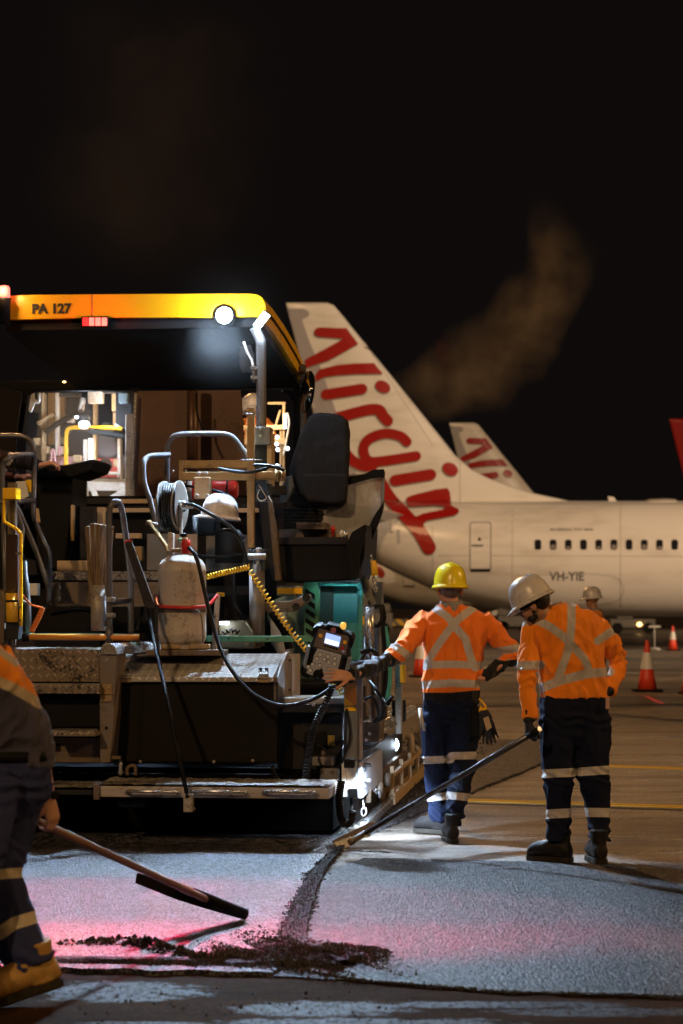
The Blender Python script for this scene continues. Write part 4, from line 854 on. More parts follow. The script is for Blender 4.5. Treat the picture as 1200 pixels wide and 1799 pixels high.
pt('rail_hook', [(722, 1345, 20.2), (722, 1300, 20.2), (719, 1294, 20.2), (712, 1294, 20.2)], .03, tan_paint, 10)
for k, (x, y) in enumerate(((634, 1390), (655, 1378), (668, 1362))):
    cc = Q(x+12, y+20, 15.4+k*.6); pp('height_screw', MB().cyl(cc, cc+V((0, 0, .1)), .025), brown_steel, 0)
def chain(pts, r=.016, w_=.004, name='chain'):
    path = smoothpts([Q(*p) for p in pts], 8); mb = MB(); L = 0; last = path[0]; k = 0
    for p in path[1:]:
        while (p-last).length > r*1.5:
            t = (p-last).normalized(); nxt = last+t*r*1.5; a = t; b = a.cross(VX if k % 2 else UX).normalized(); c = (last+nxt)/2
            mb.tube([c+a*math.cos(q)*r+b*math.sin(q)*r*.55 for q in [2*math.pi*i/10 for i in range(11)]], w_, 5, False); last = nxt; k += 1
    return pp(name, mb, chrome, 0)
chain([(638, 1408, 15.0), (640, 1422, 15.0), (638, 1434, 15.0)], .03, .006)
chain([(655, 1385, 15.7), (668, 1395, 15.8), (664, 1408, 15.8)], .03, .006)
chain([(652, 975, 16.3), (656, 1005, 16.3), (660, 1040, 16.3)], .022, .006); chain([(684, 1215, 17.2), (686, 1250, 17.2), (690, 1280, 17.2)], .018, .005)
# side hardware: cylinders, hoses, yellow hooks
pp('side_cylinder', MB().tube([Q(649, 1140, 15.9), Q(649, 1066, 15.9)], .036, 18), chrome, 0)
pp('side_cylinder', MB().tube([Q(664, 1255, 16.1), Q(664, 1095, 16.1)], .025, 14), grey_paint, 0)
for k in range(4): pt('hose_loop', [(654+k*4, 1070, 16+.05*k), (660+k*4, 1064, 16+.05*k), (668+k*2, 1070, 16+.05*k), (670+k*2, 1088, 16+.05*k), (662+k*2, 1100, 16+.05*k), (654+k*3, 1098, 16+.05*k)], .011, hose_m, 8)
for pth, r in (([(641, 1120, 15.8), (642, 1140, 15.7), (650, 1160, 15.6), (668, 1170, 15.7)], .012), ([(672, 1100, 16), (676, 1140, 16), (678, 1190, 16), (672, 1230, 16)], .016), ([(648, 1195, 15.4), (664, 1215, 15.3), (674, 1240, 15.4), (670, 1262, 15.5), (656, 1268, 15.6)], .012), ([(640, 1230, 15.2), (655, 1225, 15.2), (666, 1255, 15.3), (660, 1265, 15.4)], .01), ([(626, 1180, 15.5), (640, 1150, 15.5), (655, 1142, 15.5), (665, 1155, 15.5)], .013)):
    pt('side_hose', pth, r, hose_m, 8)
pp('coiled_sleeve', coil([Q(634, 1146, 15.3), Q(650, 1140, 15.3), Q(662, 1150, 15.3)], .014, .005, 12), hose_m, 0)
for x0, y0, x1, y1, D, m_ in ((642, 1140, 650, 1260, 15.9, brown_steel), (652, 1150, 660, 1262, 16.0, brown_steel), (694, 1160, 706, 1290, 17.5, worn_steel), (702, 1168, 712, 1200, 17.4, yellow_worn), (688, 1230, 712, 1268, 17.6, dark_steel), (657, 1022, 672, 1066, 16.8, grey_paint), (637, 1050, 645, 1205, 16.2, grey_paint)):
    pp('side_bracket', MB().pbox(x0, y0, x1, y1, D, .08), m_, .008)
pp('yellow_band', MB().pbox(637, 1083, 645, 1098, 16.18, .02), yellow_paint, 0); pt('teal_pipe', [(676, 1100, 17), (682, 1140, 17), (684, 1200, 17), (676, 1240, 17)], .02, teal_paint, 10)
pt('grey_pipe', [(640, 1020, 16.5), (648, 1045, 16.4), (656, 1066, 16.3)], .03, grey_paint, 12)
pp('yellow_hook', MB().tube([Q(656, 985, 16.3), Q(659, 1012, 16.3)], [.02, .028], 10), yellow_worn, 0)
pt('lever', [(660, 1215, 15.4), (676, 1232, 15.3), (682, 1240, 15.3)], .007, chrome, 6, sm=False); pt('lever_grip', [(680, 1238, 15.3), (690, 1222, 15.3)], .016, rubber, 8, sm=False)
pt('lever', [(638, 1230, 15.2), (648, 1240, 15.2), (652, 1268, 15.2)], .009, worn_steel, 6, sm=False)
for x, y in ((636, 1205), (636, 1225), (650, 1290), (668, 1300), (644, 1300)): bolt(x, y, 15.0, .012, None, chrome)
# coiled cables
pp('yellow_cable', coil([Q(362, 1014, 15.4), Q(400, 1005, 15.4), Q(438, 996, 15.4)], .016, .006, 16), yellow_coil, 0)
pp('yellow_cable', coil([Q(440, 1004, 15.4), Q(470, 1050, 15.35), Q(505, 1100, 15.3), Q(545, 1150, 15.2), Q(575, 1185, 15.1), Q(603, 1218, 15.0)], .017, .006, 34), yellow_coil, 0)
pp('black_cable', coil([Q(584, 1205, 14.6), Q(572, 1235, 14.6), Q(555, 1270, 14.65), Q(545, 1310, 14.65), Q(537, 1368, 14.7)], .018, .007, 34), hose_m, 0)
pp('black_cable', coil([Q(600, 1372, 14.5), Q(596, 1400, 14.5), Q(598, 1430, 14.5), Q(606, 1448, 14.5), Q(618, 1440, 14.5), Q(620, 1425, 14.5)], .02, .007, 30), hose_m, 0)
pp('black_cable', coil([Q(478, 1345, 14.7), Q(482, 1360, 14.7), Q(490, 1372, 14.7)], .012, .005, 8), hose_m, 0)
# ---- canopy
ul = mc(Q(2, 540, 16.6))[0]; ur = mc(Q(462, 540, 16.6))[0]
prof = [(16.6, 3.815, 3.64), (17.1, 3.80, 3.63), (17.74, 3.755, 3.57), (18.4, 3.68, 3.49), (18.87, 3.59, 3.44), (19.1, 3.50, 3.44)]
rf = MB(); secs = [[MW(ul, v_, t), MW(ur-.02, v_, t), MW(ur-.02, v_, t-.05), MW(ul, v_, t-.05)] for v_, t, b_ in prof]
roof = pp('canopy_roof', rf.loft(secs, smooth=False), yellow_paint, .01, fixn=True)
# rear fascia, rounded corners, lamp recess
fpx = [(2, 560), (6, 535), (14, 519), (60, 517.5), (250, 516), (440, 515.5), (452, 517), (460, 522), (466, 533), (470, 556), (415, 557), (413, 545), (404, 537), (392, 534), (380, 538), (374, 546), (372, 558), (180, 558), (20, 562)]
fa = pp('rear_fascia', MB().ppoly(fpx, 16.56, .05), yellow_paint, .006)
pp('fascia_joint', MB().pbox(161, 517, 162.2, 557, 16.557, .004), decal_grey, 0, fa)
for sg, uu in ((1, ur), (-1, ul)):
    a = [MW(uu, v_, t) for v_, t, b_ in prof]+[MW(uu, v_, b_) for v_, t, b_ in prof[::-1]]
    sd = pp('side_fascia', MB().prism(a, UX*(-.04*sg)), yellow_paint, .006, fixn=True)
    a = [MW(uu+.001*sg, v_+.05, t-(t-b_)*.42) for v_, t, b_ in prof[:-1]]+[MW(uu+.001*sg, v_+.05, t-(t-b_)*.58) for v_, t, b_ in prof[-2::-1]]
    pp('fascia_groove', MB().prism(a, UX*.003*sg), rubber, 0, sd, fixn=True)
pp('roof_lining', MB().prism([MW(ul+.03, 16.62, 3.66), MW(ul+.03, 19.0, 3.42), MW(ul+.03, 19.0, 3.38), MW(ul+.03, 16.62, 3.60)], UX*(ur-ul-.06)), grime('lining', (.02, .022, .025), .6, 0, (.03, .03, .035), .3, 3), .006, fixn=True)
hz = pp('roof_hatch', MB().prism([Q(150, 590, 17.3), Q(345, 590, 17.3), Q(372, 628, 18.4), Q(190, 632, 18.4)], (0, 0, -.03)), rubber, .004, fixn=True)
pt('lining_conduit', [(118, 575, 16.9), (170, 620, 18.0), (178, 640, 18.6)], .008, brass_steel, 6, sm=False)
uw0, uw1 = mc(Q(-60, 640, 19))[0], mc(Q(535, 640, 19))[0]
pp('front_header', MB().mbox(uw0, uw1, 18.95, 19.1, mc(Q(0, 688, 19))[2], 3.46), black_steel, .01)
pp('rear_header', MB().pbox(10, 556, 466, 566, 16.64, .08), dark_steel, .006)
for i, (x0, y0, x1, y1) in enumerate(((213, 663, 222, 681), (228, 671, 248, 684), (254, 652, 274, 657))): pp('notice_plate', MB().pbox(x0, y0, x1, y1, 18.93, .01), decal_grey, 0)
pp('dome_lamp', MB().ball(Q(113, 671, 18.9), .015, .01, .008, 6), lamp_amber, 0)
# letters
for i in range(1):
    a = Q(57, 550.5, 16.555); t = text_mb('PA 127', a, UX, (0, 0, 1), .068, -.002, .045); xs = [(v-a).dot(UX) for v in t.v]; k = (72/F*16.6)/(max(xs)-min(xs))
    t.v = [a+UX*((v-a).dot(UX)-min(xs))*k+V((0, 0, (v-a).z))-VX*.003 for v in t.v]; pp('fleet_number', t, decal_black, 0, fa)
# lamps of the canopy
lc = Q(394, 554, 16.5); lp_ = pp('work_lamp', MB().lathe(lc+VX*.06, [(.05, -.02), (.078, 0), (.078, .05), (.066, .06)], 24, -VX), black_steel, 0); pp('lamp_lens', MB().lathe(lc, [(.062, 0), (.056, .012), (.02, .022)], 24, -VX), lamp_white, 0, lp_)
sl = pp('strip_lamp', MB().tube([Q(449, 577, 16.45), Q(471, 549, 16.45)], .034, 8), black_steel, 0); pp('lamp_lens', MB().tube([Q(450, 575, 16.42), Q(469, 551, 16.42)], [.028, .028], 10), lamp_white, 0, sl)
bp = pp('brake_lamp', MB().pbox(143, 556, 190, 574, 16.5, .08), black_steel, .004)
for k in range(4): pp('lamp_lens', MB().pbox(145+k*11.2, 558, 154+k*11.2, 572, 16.49, .01), lamp_pink if 0 < k else lamp_red, .002, bp)
bc = Q(7, 524, 16.45); be = pp('beacon', MB().lathe(bc, [(.045, -.2), (.05, -.02), (.055, 0)], 16), black_steel, 0); pp('beacon_lens', MB().lathe(bc, [(.045, 0), (.044, .075), (.035, .09), (.01, .095)], 18), lamp_pink, 0, be)
pp('beacon_bracket', MB().pbox(-8, 545, 12, 560, 16.45, .1), dark_steel, .004, be)
# cab posts
for x0, x1, y0, y1, D in ((516, 527, 650, 880, 19.0), (527, 535, 640, 900, 18.6)): pp('canopy_post', MB().pbox(x0, y0, x1, y1, D, .12), black_steel if x0 < 520 else brown_steel, .006)
pp('canopy_post', MB().ppoly([(36, 688), (50, 688), (38, 765), (28, 765)], 18.9, .1), black_steel, .006); pp('corner_gusset', MB().ppoly([(36, 686), (64, 686), (48, 695), (40, 710)], 18.9, .05), black_steel, .004)
pp('corner_gusset', MB().ppoly([(516, 686), (494, 686), (508, 694), (514, 708)], 18.98, .05), black_steel, .004)
pp('side_screen', MB().ppoly([(-90, 655), (38, 690), (28, 770), (25, 900), (-90, 900)], 18.7, .03), grime('screen_black', (.014, .01, .009), .5, 0, (.02, .014, .01)), .004)
pp('wind_screen', MB().pbox(46, 690, 236, 873, 19.0, .008), glass, 0); pp('sill', MB().pbox(40, 872, 520, 880, 18.9, .2), black_steel, .004)
mr = pp('wing_mirror', MB().lathe(Q(540, 688, 18.4), [(.05, -.02), (.16, -.015), (.175, 0), (.17, .01)], 28, (-.95, -.3, .1), 1), black_steel, 0)
mr.data.transform(Matrix.Identity(4)); pp('mirror_face', MB().lathe(Q(540, 688, 18.4)+V((-.95, -.3, .1)).normalized()*.012, [(.165, 0), (.02, .012)], 28, (-.95, -.3, .1)), mirror_m, 0, mr)
pt('mirror_arm', [(527, 655, 18.6), (533, 652, 18.5), (540, 660, 18.45)], .012, brown_steel, 8, parent=mr, sm=False)
# dusty hopper plates seen through the cab
hp = grime('hopper_plate', (.1, .05, .032), .5, .1, (.05, .03, .022), .5, 3, .1)
pp('hopper_plate', MB().ppoly([(242, 660), (418, 660), (424, 700), (434, 873), (234, 873)], 20.6, .04), hp, .004); pt('exhaust_pipe', [(338, 660, 20.3), (338, 872, 20.3)], .05, grime('pipe', (.09, .045, .03), .4, .3), 16, sm=False)
pp('bright_edge', MB().ppoly([(236, 690), (240, 690), (232, 873), (227, 873)], 20.5, .04), chrome, .002)
pt('screen_wire', [(345, 690, 20.2), (347, 730, 20.2), (360, 760, 20.2)], .01, rubber, 6)
# ================================================================== loose things on and round the machine
# gas cylinder
gc = Q(320, 1140, 15.16); s_ = 1/F*15.1
gas = thing('gas_cylinder', 'scuffed white gas cylinder strapped upright on the lid of the paving machine', 'gas cylinder', V((gc.x, gc.y, gc.z)))
m_gas = MT('gas_paint', (.5, .45, .4), .45); n1 = m_gas.noise(9, 6, .75); n2 = m_gas.noise(55, 4, .7); x_, y_, z_ = m_gas.xyz(); f_ = (n1*.65+n2*.45).ramp(.56, .7)
m_gas.col(m_gas.mix(f_*.8, (.4, .36, .32), (.08, .055, .04))); m_gas.bump(n2+f_*.4, .2, .004); m_gas = m_gas.m
H = lambda y: (1140-y)*s_
R = 43*s_
part('vessel', MB().lathe(gc, [(R*.6, H(1134)), (R*.85, H(1132)), (R*.97, H(1124)), (R, H(1116)), (R*1.012, H(1115)), (R, H(1113)), (R, H(1003)), (R*1.012, H(1001)), (R, H(999)), (R*.96, H(990)), (R*.83, H(981)), (R*.6, H(975)), (R*.2, H(972))], 40), m_gas, gas)
part('foot_ring', MB().lathe(gc, [(R*.82, 0), (R*.84, H(1129))], 30, caps=False), m_gas, gas)
for x in (300, 350): part('foot_pad', MB().pbox(x-18, 1131, x+18, 1141, 15.02, .06), grime('tan_pad', (.3, .22, .12), .6), gas, .01)
sh = MB(); pts = [(math.cos(a), math.sin(a)) for a in [math.radians(20+i*14) for i in range(11)]]
ro, zi, zo = R*.62, H(985), H(934)
for i in range(10):
    a, b = pts[i], pts[i+1]; A_ = [gc+V((p[0]*ro*k, p[1]*ro*k, z)) for p, k, z in ((a, 1, zi), (b, 1, zi), (b, 1, zo), (a, 1, zo))]; B_ = [gc+V((p[0]*ro*k, p[1]*ro*k, z)) for p, k, z in ((a, 1.06, zi), (b, 1.06, zi), (b, 1.06, zo), (a, 1.06, zo))]; sh.hexa(A_, B_)
part('valve_shroud', sh, m_gas, gas)
for x0, x1 in ((293, 305),): part('shroud_wing', MB().ppoly([(295, 934), (304, 937), (304, 972), (298, 980), (294, 978)], 15.1, .06), m_gas, gas, .003)
rg = part('regulator', MB().tube([Q(327, 973, 15.0), Q(327, 955, 15.0), Q(327, 948, 15.0)], [.03, .034, .026], 14), red_paint, gas)
part('valve_stem', MB().tube([Q(325, 958, 15.0), Q(325, 944, 15.0)], .02, 12), tan_paint, gas); part('hand_wheel', MB().lathe(Q(322, 942, 15.0), [(.008, -.01), (.024, 0), (.026, .012), (.014, .02)], 12), rubber, gas)
part('outlet', MB().tube([Q(318, 966, 15.0), Q(302, 967, 15.0)], .013, 10), brass_steel, gas); part('outlet_cap', MB().lathe(Q(298, 975, 15.02), [(.018, 0), (.03, .025), (.03, .032)], 14), worn_steel, gas)
part('green_knob', MB().tube([Q(313, 949, 15.02), Q(321, 948, 15.02)], .012, 8), green_paint, gas)
part('gas_hose', MB().tube(smoothpts([Q(332, 962, 14.98), Q(343, 975, 14.93), Q(352, 1005, 14.9), Q(362, 1050, 14.88), Q(376, 1105, 14.8), Q(392, 1150, 14.68), Q(420, 1195, 14.55), Q(455, 1226, 14.5), Q(500, 1240, 14.5), Q(550, 1228, 14.55), Q(588, 1205, 14.65)], 8), .014, 10), hose_m, gas)
part('strap', MB().lathe(gc, [(R*1.02, H(1075)), (R*1.03, H(1074)), (R*1.03, H(1068)), (R*1.02, H(1067))], 40, caps=False), brown_steel, gas)
part('strap_tail', MB().tube(smoothpts([Q(344, 1069, 15.0), Q(352, 1078, 14.98), Q(356, 1100, 14.98), Q(357, 1128, 14.99)], 5), .008, 6, squash=(1, .3)), brown_steel, gas)
part('red_clamp', MB().tube(smoothpts([Q(275, 1050, 15.3), Q(277, 1062, 15.1), Q(290, 1066, 15.0), Q(340, 1067, 14.96), Q(365, 1063, 15.05), Q(382, 1046, 15.2)], 5), .012, 8), red_paint, gas)
# bundle of stakes
stb = Q(173, 1030, 15.05); stk = thing('stake_bundle', 'bundle of rough dark wooden stakes standing in a steel tube on the paving machine', 'stakes', stb)
for x0, x1, yt, D in ((157, 163, 925, 15.1), (166, 170, 920, 15.06), (176, 172, 921, 15.02), (184, 178, 923, 15.06), (193, 184, 924, 15.1), (188, 176, 926, 15.12)):
    a, b = Q(x1, 1045, 15.05), Q(x0, yt, D); part('stake', MB().tube([a, b], [.026, .031], 4, smooth=False), wood, stk, .003)
# long-handled squeegee leaning on the machine
a, b = Q(330, 1402, 14.02), Q(258, 1062, 14.85); lt = thing('leaning_lute', 'black tarred lute standing head up against the machine beside the gas cylinder', 'lute', V((a.x, a.y, a.z)))
part('handle', MB().tube([a, b], .014, 12), black_steel, lt)
tarb = MT('tar_coat', (.015, .013, .012), .3); _n = tarb.noise(30, 5, .7); tarb.bump(_n, 1, .02); tarb.rough(_n*.5+.08); tarb = tarb.m
bd = part('blade', MB().ppoly([(218, 952), (224, 949), (231, 951), (270, 1058), (270, 1063), (254, 1066), (250, 1056)], 14.82, .03), tarb, lt, .006)
part('red_edge', MB().ppoly([(217, 952), (224, 948), (232, 950), (230, 952), (224, 951), (219, 955)], 14.815, .036), red_paint, lt, .002)
part('head_bracket', MB().ppoly([(252, 1056), (272, 1058), (268, 1068), (258, 1070)], 14.8, .04), tarb, lt, .004)
pp('lute_socket', MB().pbox(322, 1395, 338, 1427, 14.02, .06), worn_steel, .004)
pp('socket_bolt', MB().tube([Q(338, 1421, 14.05), Q(343, 1421, 14.05)], .01, 8), brass_steel, 0)
# white hard hat resting on a bracket
def hard_hat(c, up, fwd, mat, parent=None, name='hard_hat', k=1.0, vents=True, th=None, root=None):
    up, fwd = V(up).normalized(), V(fwd); fwd = (fwd-up*fwd.dot(up)).normalized(); rt = fwd.cross(up)
    def W_(r, f, u): return c+(rt*r+fwd*f+up*u)*k
    mb = MB(); n = 36; secs = []
    for rr_, hh in ((1.03, -.012), (1.0, .0), (.985, .03), (.93, .075), (.80, .115), (.6, .14), (.35, .153), (.08, .157)):
        ring = []
        for i in range(n):
            a = 2*math.pi*i/n; x, y = math.cos(a), math.sin(a); ridge = .010*math.exp(-(x*rr_/.16)**2) if hh > .05 else 0
            ring.append(W_(x*.112*rr_, y*.138*rr_, hh+ridge))
        secs.append(ring)
    mb.loft(secs)
    o = part(name, mb, mat, parent) if parent else None
    br = MB(); secs = []
    for rr_, hh in ((.97, .012), (1.04, .01), (1.12, -.004), (1.135, -.012), (1.1, -.016), (.96, -.006)):
        ring = []
        for i in range(n):
            a = 2*math.pi*i/n; x, y = math.cos(a), math.sin(a); e = 1+.0*y; pk = max(0, y)**3*.035*(rr_-.96)/.17
            ring.append(W_(x*.112*rr_, y*.138*rr_+pk, hh-max(0, y)**3*.012))
        secs.append(ring)
    br.loft(secs, caps=False)
    return mb, br, W_
def hat_parts(hat_parent, mb, br, W_, mat, vents):
    h = part('hard_hat', mb, mat, hat_parent); part('hat_brim', br, mat, h)
    rd = MB()
    for sx in (-1, 1): rd.tube([W_(sx*.032*q, y_, z_) for q, y_, z_ in ((1.2, -.118, .07), (1.1, -.09, .115), (1.0, -.04, .148), (1.0, .02, .153), (1.0, .08, .13), (1.1, .12, .07))], .0035, 6)
    part('hat_ridge', rd, mat, h)
    if vents:
        vb = MB()
        for sx in (-1, 0, 1): vb.ball(W_(.02*sx, -.045, .154), .005, .005, .004, 5)
        part('hat_vent', vb, rubber, h)
    return h
c_ = Q(386, 908, 15.9)
hh_ = thing('hard_hat', 'scuffed white hard hat left on a bracket beside the hose reel', 'hard hat', c_)
mb_, br_, W__ = hard_hat(c_, (.1, 0, 1), (-1, -.5, 0), hat_white, k=1.0); hs_ = part('shell', mb_, hat_white, hh_); part('brim', br_, hat_white, hh_)
# remote control panel on the screed end
cc = Q(578, 1150, 14.45); cp = thing('control_panel', 'handheld grey control panel with a lit blue screen at the end of the paving machine', 'control panel', cc)
cu = (UX*math.cos(.27)+V((0, 0, -math.sin(.27)))).normalized(); cw = (UX*math.sin(.27)+V((0, 0, math.cos(.27)))).normalized(); cn = cw.cross(cu)      # cn points away from the camera
cw = (cw*.93-cn*.36).normalized(); cn = cw.cross(cu)
K = 14.45/F
def C(x, y, d=0): return cc+cu*(x*K)+cw*(-y*K)-cn*d       # local px: x right, y down; d toward camera
def cpoly(pts, d0, d1): return MB().prism([C(x, y, d1) for x, y in pts], cn*(d1-d0))
hb = [(-34, -44), (-28, -51), (28, -51), (34, -44), (35, -20), (39, 0), (41, 40), (36, 52), (18, 54), (-22, 54), (-38, 52), (-43, 40), (-39, 0), (-35, -20)]
hous = part('housing', cpoly(hb, -.05, 0), grime('panel_black', (.03, .035, .04), .45, 0, (.1, .08, .07), .3), cp, .012)
part('screen_bezel', cpoly([(-28, -44), (28, -44), (30, -8), (-30, -8)], 0, .006), grime('bezel', (.16, .12, .09), .45), cp, .002)
part('key_plate', cpoly([(-22, -6), (22, -6), (21, 40), (10, 50), (-32, 46), (-30, 28)], 0, .006), grime('key_grey', (.45, .47, .5), .45, 0, (.2, .2, .2), .3), cp, .002)
for x0 in (-34, 26): part('grip_slot', cpoly([(x0, -4), (x0+8, -4), (x0+9, 28), (x0-1, 30)], .0, .007), rubber, cp, .002)
for x0 in (-41, 34): part('side_grip', cpoly([(x0, -6), (x0+6, -6), (x0+6, 40), (x0, 40)], -.03, .014), grime('grip_blue', (.22, .26, .3), .45), cp, .006)
for sx in (-1, 1):
    part('corner_guard', cpoly([(sx*24, -52), (sx*32, -50), (sx*38, -42), (sx*37, -24), (sx*31, -30), (sx*30, -44), (sx*24, -46)], -.05, .02), rubber, cp, .004)
    part('corner_guard', cpoly([(sx*26, 54), (sx*40, 52), (sx*44, 42), (sx*42, 30), (sx*35, 38), (sx*34, 46), (sx*26, 48)], -.05, .02), rubber, cp, .004)
sc_ = part('screen', cpoly([(-13, -40), (14, -40), (14, -20), (-13, -20)], .006, .009), screen_m, cp); part('screen_readout', cpoly([(-12, -29), (13, -29), (13, -21), (-12, -21)], .009, .010), screen_w, cp)
for k in range(5): part('soft_key', cpoly([(-12+k*5.4, -17), (-8+k*5.4, -17), (-8+k*5.4, -14), (-12+k*5.4, -14)], .006, .01), rubber, cp)
for x, y in ((-22, -32), (23, -32)): part('yellow_key', cpoly([(x-3, y-3), (x+3, y-3), (x+3, y+3), (x-3, y+3)], .006, .012), yellow_paint, cp, .001)
for x, y, m_ in ((21, -20, red_paint), (24, -15, chrome)): part('round_key', MB().lathe(C(x, y, .006), [(3.4*K, 0), (3.2*K, .008)], 14, -cn), m_, cp)
for x, y in ((-15, 3), (-1, 3), (12, 3), (-19, 13), (-6, 10), (3, 13), (-24, 26), (-11, 24), (6, 27), (14, 13), (-26, 38), (-31, 33)): part('key', MB().lathe(C(x, y, .006), [(3.6*K, 0), (3.3*K, .006)], 14, -cn), white_paint, cp); part('key_ring', MB().lathe(C(x, y, .006), [(4.3*K, 0), (4.3*K, .003)], 14, -cn), dark_steel, cp)
part('joystick_knob', MB().lathe(C(-10, 42, .004), [(10*K, 0), (9.5*K, .02), (7*K, .026), (3*K, .028)], 22, -cn), rubber, cp); part('knob_lever', MB().lathe(C(-7, 32, .004), [(3*K, 0), (3*K, .022)], 12, -cn), rubber, cp)
part('stop_mount', cpoly([(-14, -58), (12, -58), (16, -48), (-18, -48)], -.04, .02), rubber, cp, .006); part('stop_button', MB().lathe(C(-1, -51, .02), [(4.5*K, 0), (5*K, .012), (3*K, .018)], 16, -cn), grime('faded_red', (.35, .12, .14), .5), cp)
part('signal_lamp', MB().lathe(C(13, -56, .0), [(5*K, 0), (5.5*K, .02), (4.5*K, .036), (2*K, .04)], 16, cw), MT('amber_dome', (.8, .4, .05), .3, Emission_Strength=.8, Emission_Color=(1, .55, .1, 1)).m, cp)
part('bracket', MB().tube([C(10, 30, -.05), Q(612, 1170, 14.75), Q(640, 1165, 15.2)], .022, 10), dark_steel, cp)
# feeder machine ahead of the paver, glimpsed through the windscreen
D0 = 23.5; fb = MW(mc(Q(150, 1063, D0))[0], D0, 0)
fd = thing('material_feeder', 'floodlit feeder machine with a pink side panel, seen through the cab window', 'feeder machine', fb, -TH)
def fp(name, mb, mat, bevel=.006, parent=None): return part(name, mb, mat, parent or fd, bevel)
pinkp = grime('pink_panel', (.6, .32, .36), .45, 0, (.3, .2, .2), .3, 5); pale = grime('pale_frame', (.62, .6, .56), .5, 0, (.3, .2, .12), .4, 6)
fp('body', MB().pbox(60, 862, 520, 1250, 24.2, 2.5), black_steel); fp('side_panel', MB().pbox(86, 802, 150, 880, 23.9, .1), pinkp); fp('side_panel', MB().pbox(168, 805, 208, 838, 23.8, .1), red_paint)
fp('hatch_ring', MB().tube([Q(185+9*math.cos(t), 817+9*math.sin(t), 23.78) for t in [2*math.pi*i/20 for i in range(21)]], .02, 6, False), dark_steel, 0); fp('hatch_disc', MB().cyl(Q(185, 817, 23.78), Q(185, 817, 23.79), .03), dark_steel, 0)
fp('deck', MB().pbox(120, 842, 232, 850, 23.4, .6), white_paint); fp('deck_front', MB().pbox(150, 850, 222, 862, 23.4, .05), pale); fp('back_wall', MB().pbox(150, 800, 232, 846, 24.1, .05), grime('wall_grey', (.18, .16, .17), .5))
for x0, x1, y0, y1, m_, D in ((73, 78, 690, 810, tan_paint, 23.6), (84, 112, 690, 780, brass_steel, 24.0), (97, 102, 690, 800, pale, 23.5), (146, 152, 772, 880, white_paint, 23.3), (155, 160, 770, 812, lamp_soft, 23.6), (163, 169, 700, 830, tan_paint, 23.7), (206, 212, 765, 875, pale, 23.4), (154, 180, 684, 708, pale, 23.3), (196, 204, 690, 722, tan_paint, 23.5), (103, 140, 690, 696, dark_steel, 23.2)):
    fp('frame_post', MB().pbox(x0, y0, x1, y1, D, .1), m_)
def ft(name, pix, r, mat, n=10): return part(name, MB().tube(smoothpts([Q(*p) for p in pix], 5), r, n), mat, fd)
ft('yellow_rail', [(116, 835, 23.3), (116, 780, 23.3), (117, 760, 23.3), (124, 752, 23.3), (150, 751, 23.3), (200, 752, 23.3), (215, 754, 23.3)], .022, yellow_paint)
ft('cross_rail', [(150, 831, 23.3), (212, 832, 23.3)], .02, pale); ft('grab_loop', [(58, 690, 22.6), (60, 702, 22.6), (68, 706, 22.6), (70, 690, 22.6)], .015, white_paint); ft('grab_loop', [(90, 815, 23.3), (91, 793, 23.3), (95, 792, 23.3), (97, 815, 23.3)], .012, pinkp); ft('grab_loop', [(103, 800, 23.3), (104, 787, 23.3), (107, 787, 23.3), (108, 800, 23.3)], .012, pinkp)
fp('white_flap', MB().ppoly([(46, 698), (58, 690), (62, 708), (55, 725), (50, 722)], 22.6, .02), white_paint); fp('hose_drum', MB().ppoly([(105, 740), (125, 725), (132, 745), (124, 768), (104, 768)], 23.8, .1), black_steel, .03)
fp('conveyor_head', MB().ppoly([(180, 690), (203, 690), (203, 745), (232, 760), (232, 690), (236, 680), (175, 680)], 23.0, .1), dark_steel); fp('bracket', MB().pbox(208, 690, 224, 708, 22.9, .1), grime('blue_grey', (.15, .2, .22), .4))
fp('cream_box', MB().pbox(198, 724, 220, 752, 23.7, .1), tan_paint); fp('tube_light', MB().pbox(202, 744, 220, 748, 23.5, .03), lamp_soft, .004)
ft('boom_arm', [(158, 757, 23.0), (190, 762, 22.9), (222, 767, 22.8)], .032, rubber); fp('front_strut', MB().ppoly([(220, 728), (238, 726), (228, 873), (220, 873)], 22.6, .05), worn_steel)
tp_ = MB(); tp_.ppoly([(168, 765), (180, 740), (195, 745), (203, 775), (206, 800), (190, 808), (170, 800)], 23.9, .1); fp('grey_tarpaulin', tp_, grime('tarp', (.16, .17, .22), .6, 0, (.1, .1, .12), .4, 3, .6), .03)
fp('brace_plate', MB().ppoly([(155, 852), (163, 852), (174, 874), (164, 876)], 23.2, .04), white_paint); fp('brace_plate', MB().ppoly([(192, 872), (214, 858), (222, 862), (222, 874)], 23.2, .04), white_paint)
for x, y in ((110, 790), (122, 735), (134, 805), (76, 745), (64, 775), (78, 790), (205, 812)): fp('valve_block', MB().pbox(x-6, y-6, x+7, y+7, 23.6, .1), tan_paint if x != 122 else pale, .01)
ft('linkage', [(66, 745, 23.5), (82, 735, 23.5), (94, 728, 23.5)], .02, tan_paint); ft('linkage', [(80, 760, 23.4), (100, 745, 23.4), (128, 730, 23.4)], .03, rubber)
fl = fp('flood_lamp', MB().lathe(Q(146, 735, 22.9), [(.05, -.06), (.07, 0), (.05, .05)], 18), black_steel, 0); fp('lamp_lens', MB().ball(Q(148, 746, 22.8), .055, .04, .04, 10), lamp_white, 0, fl); fp('lamp_lens', MB().ball(Q(135, 733, 22.85), .02, .02, .012, 8), lamp_white, 0, fl)
ft('lamp_stem', [(142, 722, 22.95), (146, 700, 23.0)], .03, worn_steel)
